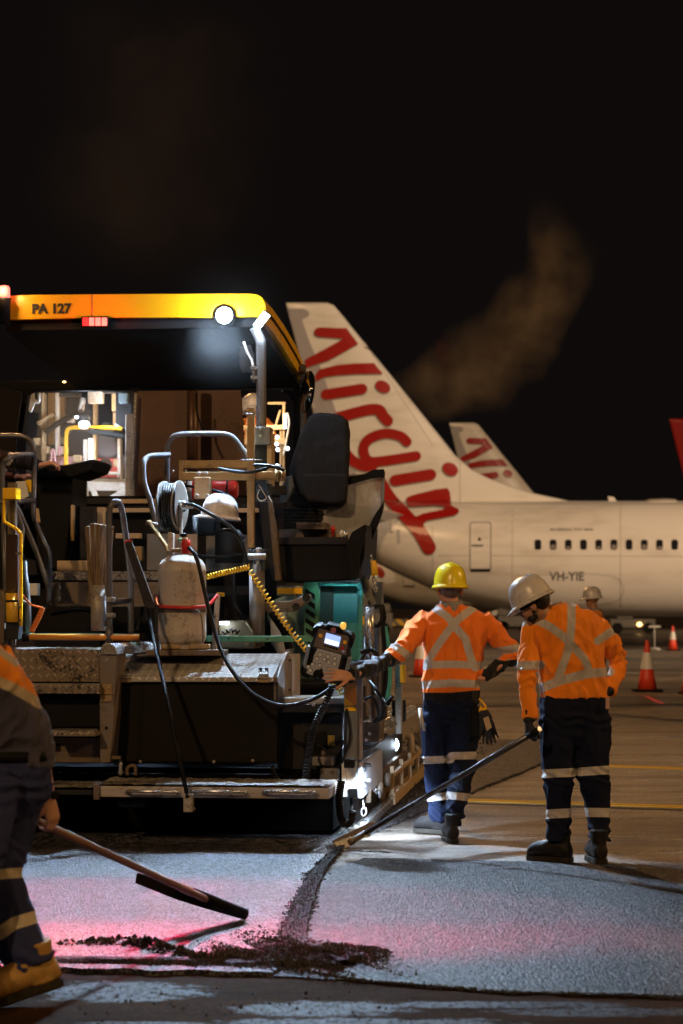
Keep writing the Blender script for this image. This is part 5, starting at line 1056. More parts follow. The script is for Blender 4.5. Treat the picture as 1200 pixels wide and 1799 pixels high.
# basket with people behind, right of centre
bk = thing('steel_basket', 'cream steel lattice basket at the front of the machines, seen behind the grey lamp post', 'basket', MW(mc(Q(470, 1063, 24.5))[0], 24.5, 0), -TH)
def kp(name, mb, mat, bevel=.006): return part(name, mb, mat, bk, bevel)
for y0, y1 in ((747, 755), (770, 781)): kp('rail', MB().pbox(426, y0, 501, y1, 24.2, .03), tan_paint)
for x in (433, 444, 480, 493, 498): kp('upright', MB().pbox(x-2, 750, x+2, 880, 24.23, .03), tan_paint)
kp('top_bar', MB().pbox(470, 706, 502, 710, 24.3, .03), tan_paint); kp('upright', MB().pbox(496, 708, 501, 760, 24.3, .03), tan_paint); kp('brace', MB().ppoly([(482, 748), (486, 748), (494, 720), (490, 720)], 24.3, .03), tan_paint)
kp('floor', MB().pbox(426, 876, 505, 1240, 24.2, .8), dark_steel)
for x, y, l_ in ((486, 830, 30), (500, 740, 26)):
    kp('work_lamp', MB().pbox(x-2, y-l_/2, x+3, y+l_/2, 24.1, .03), lamp_soft)
for x, y in ((487, 768), (488, 790), (486, 780), (505, 788)): kp('marker_lamp', MB().ball(Q(x, y, 24.1), .022, .02, .022, 6), lamp_soft, 0)
kp('lamp_cable', MB().tube(smoothpts([Q(505, 725, 24.2), Q(508, 745, 24.2), Q(502, 780, 24.2), Q(498, 800, 24.2)], 5), .012, 6), white_paint, 0)
# ================================================================== people
def segdist(p, a, b):
    a = np.array(a, float); b = np.array(b, float); ab = b-a; t = np.clip(((p-a)@ab)/(ab@ab), 0, 1); return np.linalg.norm(p-(a+t[:, None]*ab), axis=1)
def polysd(p, poly):
    n = len(poly); d = np.full(len(p), 1e9); ins = np.zeros(len(p), bool)
    for i in range(n):
        a, b = poly[i], poly[(i+1) % n]; d = np.minimum(d, segdist(p, a, b)); c = (a[1] > p[:, 1]) != (b[1] > p[:, 1])
        with np.errstate(divide='ignore', invalid='ignore'): x = (b[0]-a[0])*(p[:, 1]-a[1])/((b[1]-a[1]) or 1e-9)+a[0]
        ins ^= c & (p[:, 0] < x)
    return np.where(ins, -d, d)
def worldco(o):
    me = o.data; co = np.empty(len(me.vertices)*3); me.vertices.foreach_get('co', co); co = co.reshape(-1, 3); M = np.array(ROOTM[o.name]); return co@M[:3, :3].T+M[:3, 3]
def setattr_(o, name, val):
    at = o.data.attributes.new(name, 'FLOAT', 'POINT'); at.data.foreach_set('value', np.asarray(val, np.float32))
def fields(o, tapes=(), darks=()):
    p = proj(worldco(o)); t = np.full(len(p), 99.)
    for pts, hw in tapes:
        for i in range(len(pts)-1): t = np.minimum(t, segdist(p, pts[i], pts[i+1])-hw)
    d = np.full(len(p), 99.)
    for poly in darks: d = np.minimum(d, polysd(p, poly))
    setattr_(o, 'tape', t); setattr_(o, 'dark', d)
def cloth(name, color, dark=(.009, .01, .016), tape=(.5, .48, .48), rough=.8, soil=(.25, .12, .05)):
    m = MT(name, color, rough); a = m.noise(5, 5, .65); b = m.noise(260, 2, .5); c = m.mix(a.ramp(.55, .8)*.45, color, soil)
    tp = m.attr('tape').ramp(.5, -.5); dk = m.attr('dark').ramp(.5, -.5); hb = m.noise(150, 1, .5, (1, 1, .4))
    c = m.mix(dk, c, dark); c = m.mix(tp, c, m.mix(a.ramp(.4, .7)*.5, tape, tuple(k*.7 for k in tape))); m.col(c); m.rough((tp*-.3+rough).clamp())
    m.b.inputs['Sheen Weight'].default_value = .15 if max(color) > .2 else 0; m.b.inputs['Specular IOR Level'].default_value = .2 if max(color) > .2 else .08
    m.bump(b*.25+a*1.2+m.noise(16, 4, .6, (1, 1, .5))*1.6, .5, .02); return m.m
hi_vis = cloth('hi_vis_orange', (.88, .2, .02)); hi_vis2 = cloth('hi_vis_amber', (.88, .25, .015))
navy = cloth('navy_drill', (.012, .016, .035), soil=(.03, .025, .025)); navy_dark = cloth('navy_dark', (.008, .011, .028), soil=(.014, .014, .02)); navy_blue = cloth('work_trousers_blue', (.008, .013, .034), soil=(.016, .016, .024))
hi_vis4 = cloth('hi_vis_polo', (.85, .27, .02), dark=(.065, .065, .11), tape=(.5, .42, .3)); slate = cloth('slate_trousers', (.03, .038, .11), tape=(.5, .44, .34), soil=(.04, .036, .045))
def skinm(name, c):
    m = MT(name, c, .5); n = m.noise(30, 4, .6); m.col(m.mix(n.ramp(.3, .8)*.35, c, (c[0]*.7, c[1]*.5, c[2]*.45))); m.b.inputs['Subsurface Weight'].default_value = .12; m.b.inputs['Subsurface Radius'].default_value = (.02, .008, .004); m.bump(n, .15, .003); return m.m
skin_a = skinm('skin_fair', (.56, .3, .2)); skin_b = skinm('skin_olive', (.36, .19, .115)); skin_d = skinm('skin_tan', (.5, .27, .15))
leather = grime('boot_leather', (.013, .012, .013), .5, 0, (.035, .026, .02), .45, 9, .2); tan_leather = grime('tan_leather', (.42, .25, .07), .6, 0, (.12, .07, .03), .5, 8, .3)
sole_m = grime('boot_sole', (.02, .018, .016), .6, 0, (.08, .06, .04), .5); hair_m = MT('hair', (.012, .009, .008), .6).m; hair_grey = MT('hair_grey', (.12, .1, .09), .7).m
glove_m = grime('glove_grey', (.03, .032, .038), .65, 0, (.1, .09, .08), .3, 20, .3); white_eye = MT('eye_white', (.7, .68, .64), .2).m
def hand_tubes(mb, wrist, d, pn, L=.185, curl=(.4, .5, .3), spread=.06, side=1, thumb=(.7, .5), r=1.0, fan=None):
    """wrist point, d: along the hand, pn: palm normal (the fingers curl toward it), side: +1/-1 thumb side along d x pn"""
    d = V(d).normalized(); pn = V(pn); pn = (pn-d*pn.dot(d)).normalized(); lat = d.cross(pn)*side; k = L/.185
    def pr(x, y, z): return wrist+(lat*x+d*y+pn*z)*k
    secs = []
    for y, hw, ht in ((-.03, .029, .022), (0, .03, .021), (.03, .038, .018), (.06, .043, .016), (.09, .043, .014), (.1, .036, .011)):
        secs.append([pr(hw*math.cos(t), y, ht*math.sin(t)*r) for t in [2*math.pi*i/14 for i in range(14)]])
    mb.loft(secs)
    for i, (x, y0, ls, rr_) in enumerate(((.032, .09, (.042, .026, .021), .0088), (.011, .095, (.046, .03, .023), .0092), (-.011, .092, (.043, .028, .022), .0088), (-.031, .084, (.034, .021, .019), .0078))):
        p = pr(x, y0-.02, 0); an = fan[i] if fan else 0; pts = [p, pr(x, y0, 0)]; cur = pts[-1]; a = 0; sa = spread*(1.5-i)*.5
        for j in range(3):
            a += curl[j]+an; dr = (d*math.cos(a)+pn*math.sin(a)+lat*sa).normalized(); cur = cur+dr*ls[j]*k; pts.append(cur)
        mb.tube(pts, [rr_*k*r*q for q in (1.1, 1.08, 1.0, .92, .8)], 8)
        mb.ball(pts[-1], rr_*k*r*.8, n=5)
    t0 = pr(.026, .02, .004); d1 = (lat*math.sin(thumb[0])+d*math.cos(thumb[0])+pn*.35*thumb[1]).normalized(); d2 = (d1+pn*thumb[1]*.8+d*.3).normalized()
    mb.tube([t0, t0+d1*.045*k, t0+d1*.045*k+d2*.034*k, t0+d1*.045*k+d2*.058*k], [.013*k*r, .0115*k*r, .0105*k*r, .008*k*r], 8); mb.ball(t0+d1*.045*k+d2*.058*k, .008*k*r, n=5)
def head_mb(mb, c, up, fwd, k=1.):
    up = V(up).normalized(); fwd = V(fwd); fwd = (fwd-up*fwd.dot(up)).normalized(); rt = fwd.cross(up); R3 = Matrix((rt, fwd, up)).transposed()
    def at(x, y, z): return c+(rt*x+fwd*y+up*z)*k
    b = lambda x, y, z, rx, ry, rz, n=10: mb.ball(at(x, y, z), rx*k, ry*k, rz*k, n, R3)
    b(0, -.01, .03, .076, .097, .088, 12); b(0, .02, -.035, .062, .07, .075, 12); b(0, .05, -.085, .04, .038, .03); b(0, .085, -.02, .014, .018, .026, 7); b(0, .078, .0, .01, .014, .03, 6)
    b(0, .075, .025, .05, .014, .012, 7); b(0, .078, -.055, .024, .012, .009, 6); b(0, .074, -.064, .02, .012, .007, 6)
    for s in (-1, 1): b(s*.078, -.01, -.012, .009, .02, .032, 8); b(s*.04, .055, -.03, .02, .022, .022, 6)
    return at, R3
def neck(mb, a, b, r=.056): mb.tube([a, a.lerp(b, .5), b], [r*1.15, r, r], 16)
def sect(c, a, b, rt, fw, n=28, e=2.5):
    o = []
    for i in range(n):
        t = 2*math.pi*i/n; ct, st = math.cos(t), math.sin(t); o.append(c+rt*(a*math.copysign(abs(ct)**(2/e), ct))+fw*(b*math.copysign(abs(st)**(2/e), st)))
    return o
def boot(parent, ankle, toe_dir, sole_z, k=1., mat=leather, top_h=.17, tilt=0, laces=True):
    """ankle: point above the heel; sole_z: height of the ground under it"""
    f = V(toe_dir).normalized(); r = f.cross(V((0, 0, 1))).normalized(); u = r.cross(f); o = V((ankle.x, ankle.y, sole_z))
    if tilt: q = Matrix.Rotation(tilt, 3, r); f = q @ f; u = q @ u
    def at(x, y, z): return o+(r*x+f*y+u*z)*k
    mb = MB(); secs = []
    for z, hw, y0, y1 in ((.03, .042, -.065, .06), (.07, .04, -.066, .07), (.1, .038, -.062, .055), (.14, .045, -.062, .05), (top_h+.02, .052, -.064, .052)): secs.append([at(hw*math.cos(t), (y0+y1)/2+(y1-y0)/2*math.sin(t), z) for t in [2*math.pi*i/18 for i in range(18)]])
    mb.loft(secs); secs = []
    for y, hw, h in ((-.072, .025, .06), (-.058, .04, .09), (0, .044, .115), (.05, .046, .118), (.1, .05, .1), (.15, .05, .088), (.185, .038, .07), (.203, .016, .045)): secs.append([at(hw*math.cos(t), y, .022+h*(.5+.5*math.sin(t))) for t in [2*math.pi*i/18 for i in range(18)]])
    mb.loft(secs); b = part('boot', mb, mat, parent); fab(b, .007, 3, .003, 14)
    sm = MB(); pts = []
    for y, hw in ((-.076, .02), (-.066, .036), (-.03, .041), (.03, .038), (.09, .046), (.15, .049), (.19, .035), (.206, .014)): pts.append((hw, y))
    ol = [at(x, y, 0) for x, y in pts]+[at(-x, y, 0) for x, y in pts[::-1]]; sm.prism(ol, u*.03*k); part('sole', sm, sole_m, b, .004, fixn=True)
    if laces:
        lb = MB()
        for i in range(5):
            y = .075-.014*i; z = .098+.018*i; lb.tube([at(-.03, y-.01, z-.006), at(0, y+.008, z+.004), at(.03, y-.01, z-.006)], .003*k, 6)
        for s in (-1, 1): lb.tube(smoothpts([at(0, .03, .16), at(s*.02, .045, .175), at(s*.035, .05, .155), at(s*.012, .04, .14)], 4), .0025*k, 5)
        part('lace', lb, rubber, b)
    return b
def torso_secs(rows, d, rt, fw, lean=None):
    """rows: (y px, x left px, x right px, half depth m, depth offset)"""
    out = []
    for y, x0, x1, b, dd in rows:
        a, c = P(x0, y, d+dd), P(x1, y, d+dd); hw = (c-a).length/2/max(.35, abs(rt.x)); out.append((a.lerp(c, .5), hw, b))
    return out
def make_person(label, loc, sp):
    rt, fw = sp['rt'], sp['fw']; body = MB()
    hc, hu, hf = sp['head']; at, R3 = head_mb(body, hc, hu, hf, sp.get('hk', 1)); neck(body, sp['neckbase'], hc-V(hu).normalized()*.06)
    T = sp['torso']; body.loft([sect(c, a*.8, b*.8, rt, fw) for c, a, b in T])
    for A in sp['arms']:
        S, El, Wr = A['j']; body.tube([S, El, Wr], [.045, .038, .027], 12)
        if not A.get('glove') and A.get('hand'): hand_tubes(body, Wr, **A['hand'])
    for L in sp['legs']: body.tube(L['j'], [.07, .055, .045] if len(L['j']) == 3 else [.06, .045, .032, .026], 12)
    po = top('person', body, sp['skin'], loc, label, 'person', sp.get('group')); fab(po, sp.get('vox', .006), 3, 0, 5)
    if sp.get('rough_only'): return po, at
    # shirt
    sh = MB(); sh.loft([sect(c, a, b, rt, fw) for c, a, b in T])
    for A in sp['arms']:
        S, El, Wr = A['j']; r0, r1, r2, r3 = A.get('r', (.072, .058, .05, .038)); u = (El-S); v = Wr-El; e = A.get('end', 1.)
        pts = [S-u*.12, S+u*.15, S+u*.55, El-u*.1, El+v*.08, El+v*.5, El+v*e]; sh.tube(smoothpts(pts, 4), [r0+(r3-r0)*0]*0 or [np.interp(i/(4*6), [0, .2, .45, .65, 1], [r0*.9, r0, r1, r2*1.02, r3]) for i in range(25)], 20)
    so = part('shirt', sh, sp['shirt'], po); S0 = [(A['j'][0], A['j'][1], A['j'][2]) for A in sp['arms']]; Minv = ROOTM[so.name].inverted(); els = [Minv @ j[1] for j in S0]
    def wr(co):
        out = np.array([(.5-abs(noise.noise(V((c[0]*11, c[1]*11, c[2]*3.2+c[0]*3)))))**3*.11-.006 for c in co])
        for j, el in zip(S0, els):
            dirv = np.array((Minv.to_3x3() @ (j[2]-j[0])).normalized()); q = co-np.array(el); al = q@dirv; rr_ = np.linalg.norm(q-al[:, None]*dirv, axis=1)
            out += np.exp(-(al/.09)**2)*(rr_ < .13)*np.sin(al*110+np.array([noise.noise(V(c*9))*5 for c in co]))*.006
        return out
    fab(so, sp.get('cvox', .008), 4, sp.get('wr', .022), 6.5, 3, wr); fields(so, sp.get('tapes', ()), sp.get('darks', ()))
    if 'collar' in sp:
        cb = MB(); c0, ra, rb, cu_ = sp['collar']; ax = V(cu_).normalized(); q = V((0, 0, 1)).rotation_difference(ax); secs = []
        for r_, h in ((1.12, -.02), (1.05, .02), (1.0, .045), (.94, .04), (.98, .0)): secs.append([c0+q @ V((ra*r_*math.cos(t), rb*r_*math.sin(t), h)) for t in [2*math.pi*i/28 for i in range(28)]])
        part('collar', cb.loft(secs, caps=False), sp['collar_mat'], so)
    # trousers
    tr = MB(); W_ = sp['waist']; tr.loft([sect(c, a, b, rt, fw) for c, a, b in W_])
    for L in sp['legs']:
        J = smoothpts(L['j'], 6); n = len(J); tr.tube(J, [np.interp(i/(n-1), [0, .3, .52, .75, 1], L['r']) for i in range(n)], 22)
    to = part('trousers', tr, sp['pants'], po); Mi = ROOTM[to.name].inverted(); kn = [(Mi @ L['j'][1], Mi @ L['j'][-1], Mi @ L['j'][0]) for L in sp['legs']]
    def wr2(co):
        out = np.array([(.5-abs(noise.noise(V((c[0]*10, c[1]*10, c[2]*3.+c[0]*4)))))**3*.09-.005 for c in co])
        nz = np.array([noise.noise(V(c*7)) for c in co])
        for k_, an, hp_ in kn:
            for p0, wd, am in ((k_, .07, .006), (an, .13, .011), (hp_, .08, .006)):
                q = co-np.array(p0); m_ = (np.abs(q[:, 0]) < .14)
                out += np.exp(-(q[:, 2]/wd)**2)*m_*np.sin(q[:, 2]*95+q[:, 0]*30+nz*6)*am
        return out
    fab(to, sp.get('cvox', .008), 3, sp.get('wr', .014), 6, 9, wr2); fields(to, sp.get('ptapes', ()), sp.get('pdarks', ()))
    if 'belt' in sp: c, a, b = sp['belt']; part('belt', MB().loft([sect(c+V((0, 0, h)), a, b, rt, fw) for h in (-.02, .02)]), rubber, po)
    for A in sp['arms']:
        if A.get('glove'):
            g = MB(); hand_tubes(g, A['j'][2], r=1.2, **A['hand']); v = (A['j'][2]-A['j'][1]).normalized(); g.tube([A['j'][2]-v*.07, A['j'][2]], [.04, .036], 14); go = part('glove', g, glove_m, po); fab(go, .005, 2, .002, 20)
    for bt in sp['boots']: boot(po, **bt)
    if 'hat' in sp:
        c0, u0_, f0_, m_ = sp['hat'][:4]; mb, br, W2 = hard_hat(c0, u0_, f0_, m_, k=sp['hat'][4] if len(sp['hat']) > 4 else 1.); hat_parts(po, mb, br, W2, m_, sp.get('vents', True))
    return po, at
X, Y, Z = V((1, 0, 0)), V((0, 1, 0)), V((0, 0, 1))
# ---- man in the yellow helmet
D = 15.2
r1 = dict(vox=.0042, rt=X, fw=Y, skin=skin_a, shirt=hi_vis, pants=navy_blue,
    head=(P(790, 1037, 15.18), (0, 0, 1), (-.15, 1, 0)), neckbase=P(793, 1066, D),
    torso=torso_secs([(1236, 742, 842, .115, 0), (1214, 741, 842, .125, 0), (1185, 744, 840, .12, 0), (1150, 742, 848, .125, 0), (1120, 740, 855, .13, 0), (1096, 735, 861, .125, 0), (1080, 742, 853, .105, 0), (1070, 760, 834, .085, 0), (1062, 773, 814, .065, 0)], D, X, Y),
    arms=[dict(j=(P(742, 1092, 15.2), P(700, 1150, 14.95), P(616, 1188, 14.42)), r=(.076, .066, .056, .042), hand=dict(d=(-1, -.3, .1), pn=(.1, .85, -.4), L=.175, curl=(.1, .3, .3), spread=.26, side=1, thumb=(.8, .2))),
          dict(j=(P(853, 1092, 15.2), P(903, 1152, 15.25), P(848, 1190, 15.15)), r=(.076, .066, .056, .042), hand=dict(d=(-.8, .4, .25), pn=(-.4, .6, -.3), L=.17, curl=(.3, .4, .3), side=-1))],
    legs=[dict(j=(P(768, 1252, 15.2), P(768, 1338, 15.2), P(770, 1398, 15.3), P(771, 1440, 15.32)), r=(.108, .098, .082, .07, .052)), dict(j=(P(816, 1252, 15.2), P(813, 1336, 15.05), P(804, 1398, 14.9), P(797, 1446, 14.8)), r=(.108, .096, .08, .068, .054))],
    waist=torso_secs([(1290, 762, 822, .07, 0), (1270, 745, 838, .105, 0), (1250, 743, 841, .118, 0), (1228, 745, 839, .112, 0)], D, X, Y),
    tapes=[([(764, 1068), (770, 1072), (787, 1084), (800, 1101), (818, 1123), (824, 1145), (831, 1166), (835, 1173)], 6.8), ([(832, 1068), (826, 1072), (805, 1088), (792, 1103), (774, 1127), (757, 1153), (748, 1171)], 6.8), ([(730, 1169), (790, 1167), (850, 1169)], 6.6), ([(730, 1204), (792, 1200), (850, 1202)], 6.8), ([(688, 1130), (728, 1160)], 6.6), ([(866, 1146), (912, 1138)], 7)],
    darks=[[(681, 1144), (711, 1170), (715, 1235), (550, 1235), (550, 1144)], [(858, 1153), (885, 1161), (915, 1157), (930, 1235), (846, 1235), (846, 1186)], [(725, 1217), (790, 1217), (846, 1212), (846, 1255), (725, 1255)]],
    ptapes=[([(740, 1336), (792, 1334)], 6.6), ([(745, 1402), (784, 1399)], 6.6), ([(793, 1328), (845, 1327)], 6.6), ([(786, 1397), (835, 1402)], 6.6)],
    collar=(P(793, 1068, D), .078, .07, (0, 0, 1)), collar_mat=navy, vents=False,
    hat=(P(791, 1030, 15.18), (0, .03, 1), (-.15, 1, 0), hat_yellow, .98), boots=[dict(ankle=P(772, 1440, 15.33), toe_dir=(-.75, .55, 0), sole_z=.01), dict(ankle=P(794, 1446, 14.8), toe_dir=(-.1, 1, 0), sole_z=.005)])
p1, at1 = make_person('man in a yellow helmet, seen from behind with one hand on the control panel', V((785/F*0+P(787, 1470, D).x, D, 0)), r1)
part('hair', MB().ball(at1(0, -.012, .012), .0745, .094, .07, 12), hair_grey, p1)
part('tool_pouch', MB().pbox(826, 1243, 846, 1298, 14.95, .1), rubber, p1, .02)
# folding rule, gloves clipped to belt
g0 = P(852, 1240, 14.98); gv = thing('work_gloves', 'dark work gloves hanging from a yellow clip at the hip of the yellow-helmeted man', 'gloves', g0)
part('clip', MB().tube(smoothpts([P(842, 1228, 14.98), P(848, 1234, 14.95), P(854, 1244, 14.95), P(850, 1252, 14.95), P(842, 1250, 14.95), P(846, 1240, 14.95)], 5), .007, 8), yellow_paint, gv)
part('clip_band', MB().tube([P(840, 1248, 14.96), P(854, 1246, 14.94)], .013, 8), yellow_paint, gv)
for dx, an, c_ in ((0, .05, glove_m), (6, .22, glove_m)):
    g = MB(); hand_tubes(g, P(851+dx, 1262, 14.93-.02*dx/6), d=(an, 0, -1), pn=(0, -1, 0), L=.165, curl=(.08, .12, .1), spread=.25, side=1 if dx else -1, thumb=(.6, .1), r=1.15); g.tube([P(848+dx*.5, 1248, 14.94), P(851+dx, 1264, 14.94)], [.022, .036], 12); o = part('glove', g, c_, gv); fab(o, .005, 2, .002, 20)
part('glove_back', MB().ppoly([(849, 1262), (858, 1258), (864, 1278), (855, 1284)], 14.78, .004), tan_paint, gv)
o = top('folding_rule', MB().tube([P(738, 1244, 14.97), P(740, 1262, 14.96), P(745, 1284, 14.97)], [.012, .013, .01], 4), white_paint, P(740, 1262, 14.97), 'white folding rule tucked in the left trouser pocket of the man in the yellow helmet', 'rule')
# ---- man in the white helmet
D = 13.7; rt2 = V((.97, -.24, 0)); fw2 = V((-.24*-1, .97, 0)); rt2 = V((.96, .28, 0)); fw2 = V((-.28, .96, 0))
r2 = dict(rt=rt2, fw=fw2, skin=skin_b, shirt=hi_vis2, pants=navy_dark,
    head=(P(938, 1063, 13.55), (-.42, .1, .85), (-.84, .3, -.42)), neckbase=P(978, 1082, 13.68),
    torso=torso_secs([(1226, 951, 1069, .12, 0), (1200, 948, 1067, .125, 0), (1170, 943, 1063, .13, -.02), (1140, 933, 1062, .135, -.03), (1112, 924, 1062, .135, -.04), (1092, 925, 1058, .125, -.05), (1078, 940, 1047, .105, -.06), (1068, 955, 1030, .085, -.06), (1060, 965, 1004, .06, -.06)], D, rt2, fw2),
    arms=[dict(j=(P(934, 1106, 13.6), P(927, 1190, 13.45), P(930, 1268, 13.4)), r=(.07, .064, .055, .045), end=.93, glove=True, hand=dict(d=(-.05, .1, -1), pn=(.9, .45, -.1), L=.17, curl=(1.0, 1.3, .9), spread=.05, side=1, thumb=(.4, 1.0))),
          dict(j=(P(1050, 1104, 13.72), P(1090, 1160, 13.9), P(1068, 1216, 13.7)), r=(.078, .07, .06, .045), end=.95, glove=True, hand=dict(d=(-.5, .2, -.8), pn=(-.7, .3, .3), L=.16, curl=(.5, .6, .5), side=-1))],
    legs=[dict(j=(P(979, 1265, 13.68), P(982, 1362, 13.66), P(981, 1430, 13.7), P(981, 1476, 13.7)), r=(.118, .104, .078, .074, .07)), dict(j=(P(1040, 1262, 13.72), P(1043, 1358, 13.7), P(1051, 1430, 13.72), P(1053, 1480, 13.7)), r=(.118, .104, .08, .072, .068))],
    waist=torso_secs([(1312, 965, 1050, .08, 0), (1290, 950, 1066, .115, 0), (1262, 947, 1069, .13, 0), (1238, 950, 1068, .125, 0), (1222, 952, 1066, .118, 0)], D, rt2, fw2),
    tapes=[([(1004, 1055), (1004, 1093), (1002, 1122), (996, 1150), (980, 1192)], 7.2), ([(915, 1094), (928, 1091), (945, 1090), (968, 1102), (987, 1116), (1010, 1139), (1027, 1158), (1036, 1180)], 7), ([(948, 1210), (966, 1203), (987, 1195), (1030, 1184), (1072, 1180)], 8), ([(905, 1170), (950, 1168)], 7.6), ([(1050, 1126), (1084, 1103)], 7)],
    ptapes=[([(945, 1360), (1007, 1357)], 7.5), ([(945, 1431), (1008, 1428)], 8), ([(1018, 1356), (1078, 1352)], 7.5), ([(1022, 1427), (1085, 1428)], 8)],
    collar=(P(972, 1076, 13.64), .075, .068, (-.35, .1, .9)), collar_mat=hi_vis2,
    hat=(P(935, 1055, 13.55), (-.42, .1, .85), (-.84, .3, -.42), hat_white, .94), boots=[dict(ankle=P(984, 1476, 13.7), toe_dir=(-.87, .45, 0), sole_z=.005, k=1.05), dict(ankle=P(1052, 1476, 13.62), toe_dir=(-.12, 1, 0), sole_z=.005, k=1.06)])
p2, at2 = make_person('bearded man in a white helmet and orange long sleeves, bending over a long rake', V((P(1010, 1515, D).x, D, 0)), r2)
R2 = lambda: None
def hairball(pos, r, par, at, up, fwd, n=10, name='hair'):
    up = V(up).normalized(); fwd = V(fwd); fwd = (fwd-up*fwd.dot(up)).normalized(); rt = fwd.cross(up); R3 = Matrix((rt, fwd, up)).transposed()
    mb = MB()
    for p_, q in zip(pos, r): mb.ball(at(*p_), q[0], q[1], q[2], n, R3)
    return part(name, mb, hair_m, par)
hairball([(0, -.04, .02)], [(.078, .07, .075)], p2, at2, (-.42, .1, .85), (-.84, .3, -.42), 12)
o = hairball([(0, .045, -.085), (.03, .03, -.065), (-.03, .03, -.065), (0, .07, -.08), (.052, .005, -.045), (-.052, .005, -.045), (0, .084, -.046)], [(.04, .037, .032), (.033, .04, .03), (.033, .04, .03), (.022, .017, .02), (.014, .016, .04), (.014, .016, .04), (.018, .007, .005)], p2, at2, (-.42, .1, .85), (-.84, .3, -.42), 8, 'beard'); fab(o, .005, 2, .003, 60)
part('headband', MB().lathe(P(938, 1059, 13.55), [(.09, -.012), (.094, 0), (.092, .02)], 28, V((-.42, .1, .85)), caps=False), rubber, p2)
part('orange_tag', MB().pbox(1064, 1225, 1071, 1246, 13.6, .02), hi_vis2, p2, .004)
for s in (-1, 1): part('eye', MB().ball(at2(s*.032, .07, .0), .012, n=6), white_eye, p2)
# long steel rake
a, b = P(948, 1281, 13.33), P(636, 1467, 14.52); lr = thing('long_rake', 'long steel-handled rake whose head rests on the asphalt joint', 'rake', G(596, 1492, .04))
part('handle', MB().tube([a, b], .017, 14), MT('dark_tube', (.1, .1, .11), .25, .7).m, lr); part('hand_grip', MB().tube([a, a.lerp(b, .06)], .019, 12), rubber, lr)
part('head', MB().prism([P(582, 1478, 14.5), P(590, 1474, 14.5), P(652, 1443, 14.56), P(660, 1446, 14.56), P(655, 1460, 14.56), P(600, 1494, 14.5), P(592, 1495, 14.5)], (0.02, .06, 0)), brown_steel, lr, .006)
part('head_socket', MB().tube([P(612, 1482, 14.47), P(642, 1463, 14.5)], .022, 12), brown_steel, lr); part('socket_bolt', MB().tube([P(617, 1478, 14.44), P(617, 1472, 14.44)], .012, 8), brass_steel, lr)
part('lower_lip', MB().prism([P(584, 1480, 14.46), P(600, 1494, 14.46), P(650, 1466, 14.5), P(644, 1460, 14.5)], (0, -.012, 0)), chrome, lr, .002)
# ---- foreground man
D = 8.95; K4 = D/F
rt4 = V((.8, -.6, 0)); fw4 = V((-.6, -.8, 0)); rt4, fw4 = X, V((0, -1, 0))
r4 = dict(rt=X, fw=Y, skin=skin_d, shirt=hi_vis4, pants=slate,
    head=(P(-105, 1075, 8.7), (-.5, -.3, .7), (-.8, -.3, -.5)), neckbase=P(-70, 1120, 8.8),
    torso=torso_secs([(1348, -52, 92, .14, 0), (1312, -60, 92, .15, 0), (1270, -78, 84, .155, -.05), (1225, -100, 66, .155, -.1), (1180, -125, 44, .15, -.15), (1145, -135, 18, .13, -.2), (1122, -120, -10, .1, -.25), (1108, -100, -40, .07, -.25)], D, X, Y),
    arms=[dict(j=(P(5, 1165, 9.05), P(66, 1290, 9.3), P(86, 1402, 9.22)), r=(.068, .06, .052, .046), end=.02, hand=dict(d=(.2, -.05, -1), pn=(-.8, .6, 0), L=.175, curl=(.45, 1.2, .9), side=-1, thumb=(.5, .9))),
          dict(j=(P(-120, 1165, 8.7), P(-150, 1280, 8.7), P(-90, 1360, 8.85)), end=.02, hand=dict(d=(.5, .3, -.6), pn=(.3, .8, 0), L=.19, curl=(.8, 1., .6), side=-1))],
    legs=[dict(j=(P(30, 1368, 9.05), P(-4, 1520, 8.9), P(16, 1610, 8.88), P(58, 1708, 8.84)), r=(.14, .105, .098, .098, .098)), dict(j=(P(-12, 1368, 8.85), P(-42, 1520, 8.65), P(-60, 1640, 8.6), P(-50, 1745, 8.55)), r=(.135, .1, .09, .085, .075))],
    waist=torso_secs([(1440, -30, 50, .09, 0), (1400, -60, 84, .135, 0), (1365, -62, 89, .15, 0), (1325, -52, 87, .14, 0), (1312, -50, 84, .135, 0)], D, X, Y),
    tapes=[([(-140, 1160), (-20, 1190), (20, 1207), (45, 1221), (70, 1236)], 9), ([(-100, 1110), (-5, 1140), (28, 1165)], 6)], darks=[[(-200, 1180), (-20, 1196), (20, 1212), (45, 1226), (72, 1242), (160, 1250), (160, 1420), (-200, 1420)]],
    ptapes=[([(-90, 1510), (0, 1536), (36, 1533)], 9), ([(-80, 1660), (0, 1640), (25, 1622), (80, 1606)], 11)],
    belt=(P(17, 1326, 8.95), .164, .147), boots=[dict(ankle=P(74, 1716, 8.85), toe_dir=(-.84, -.54, 0), sole_z=.05, k=1.15, mat=tan_leather, tilt=-.2, top_h=.15), dict(ankle=P(-55, 1745, 8.5), toe_dir=(-.9, -.3, 0), sole_z=.01, k=1.1, mat=tan_leather)], cvox=.009, wr=.02)
p4, at4 = make_person('man at the left edge in slate trousers and tan boots, bending over a scraper', V((P(0, 1700, 8.95).x, 8.95, 0)), r4)
wv = P(84, 1396, 9.225); part('wrist_watch', MB().lathe(wv, [(.034, -.012), (.037, -.009), (.037, .009), (.034, .012)], 24, V((.15, -.05, -1)), caps=False), rubber, p4); part('watch_case', MB().lathe(wv+V((.03, -.02, 0)), [(.018, 0), (.017, .01)], 16, V((.8, -.6, 0))), rubber, p4)
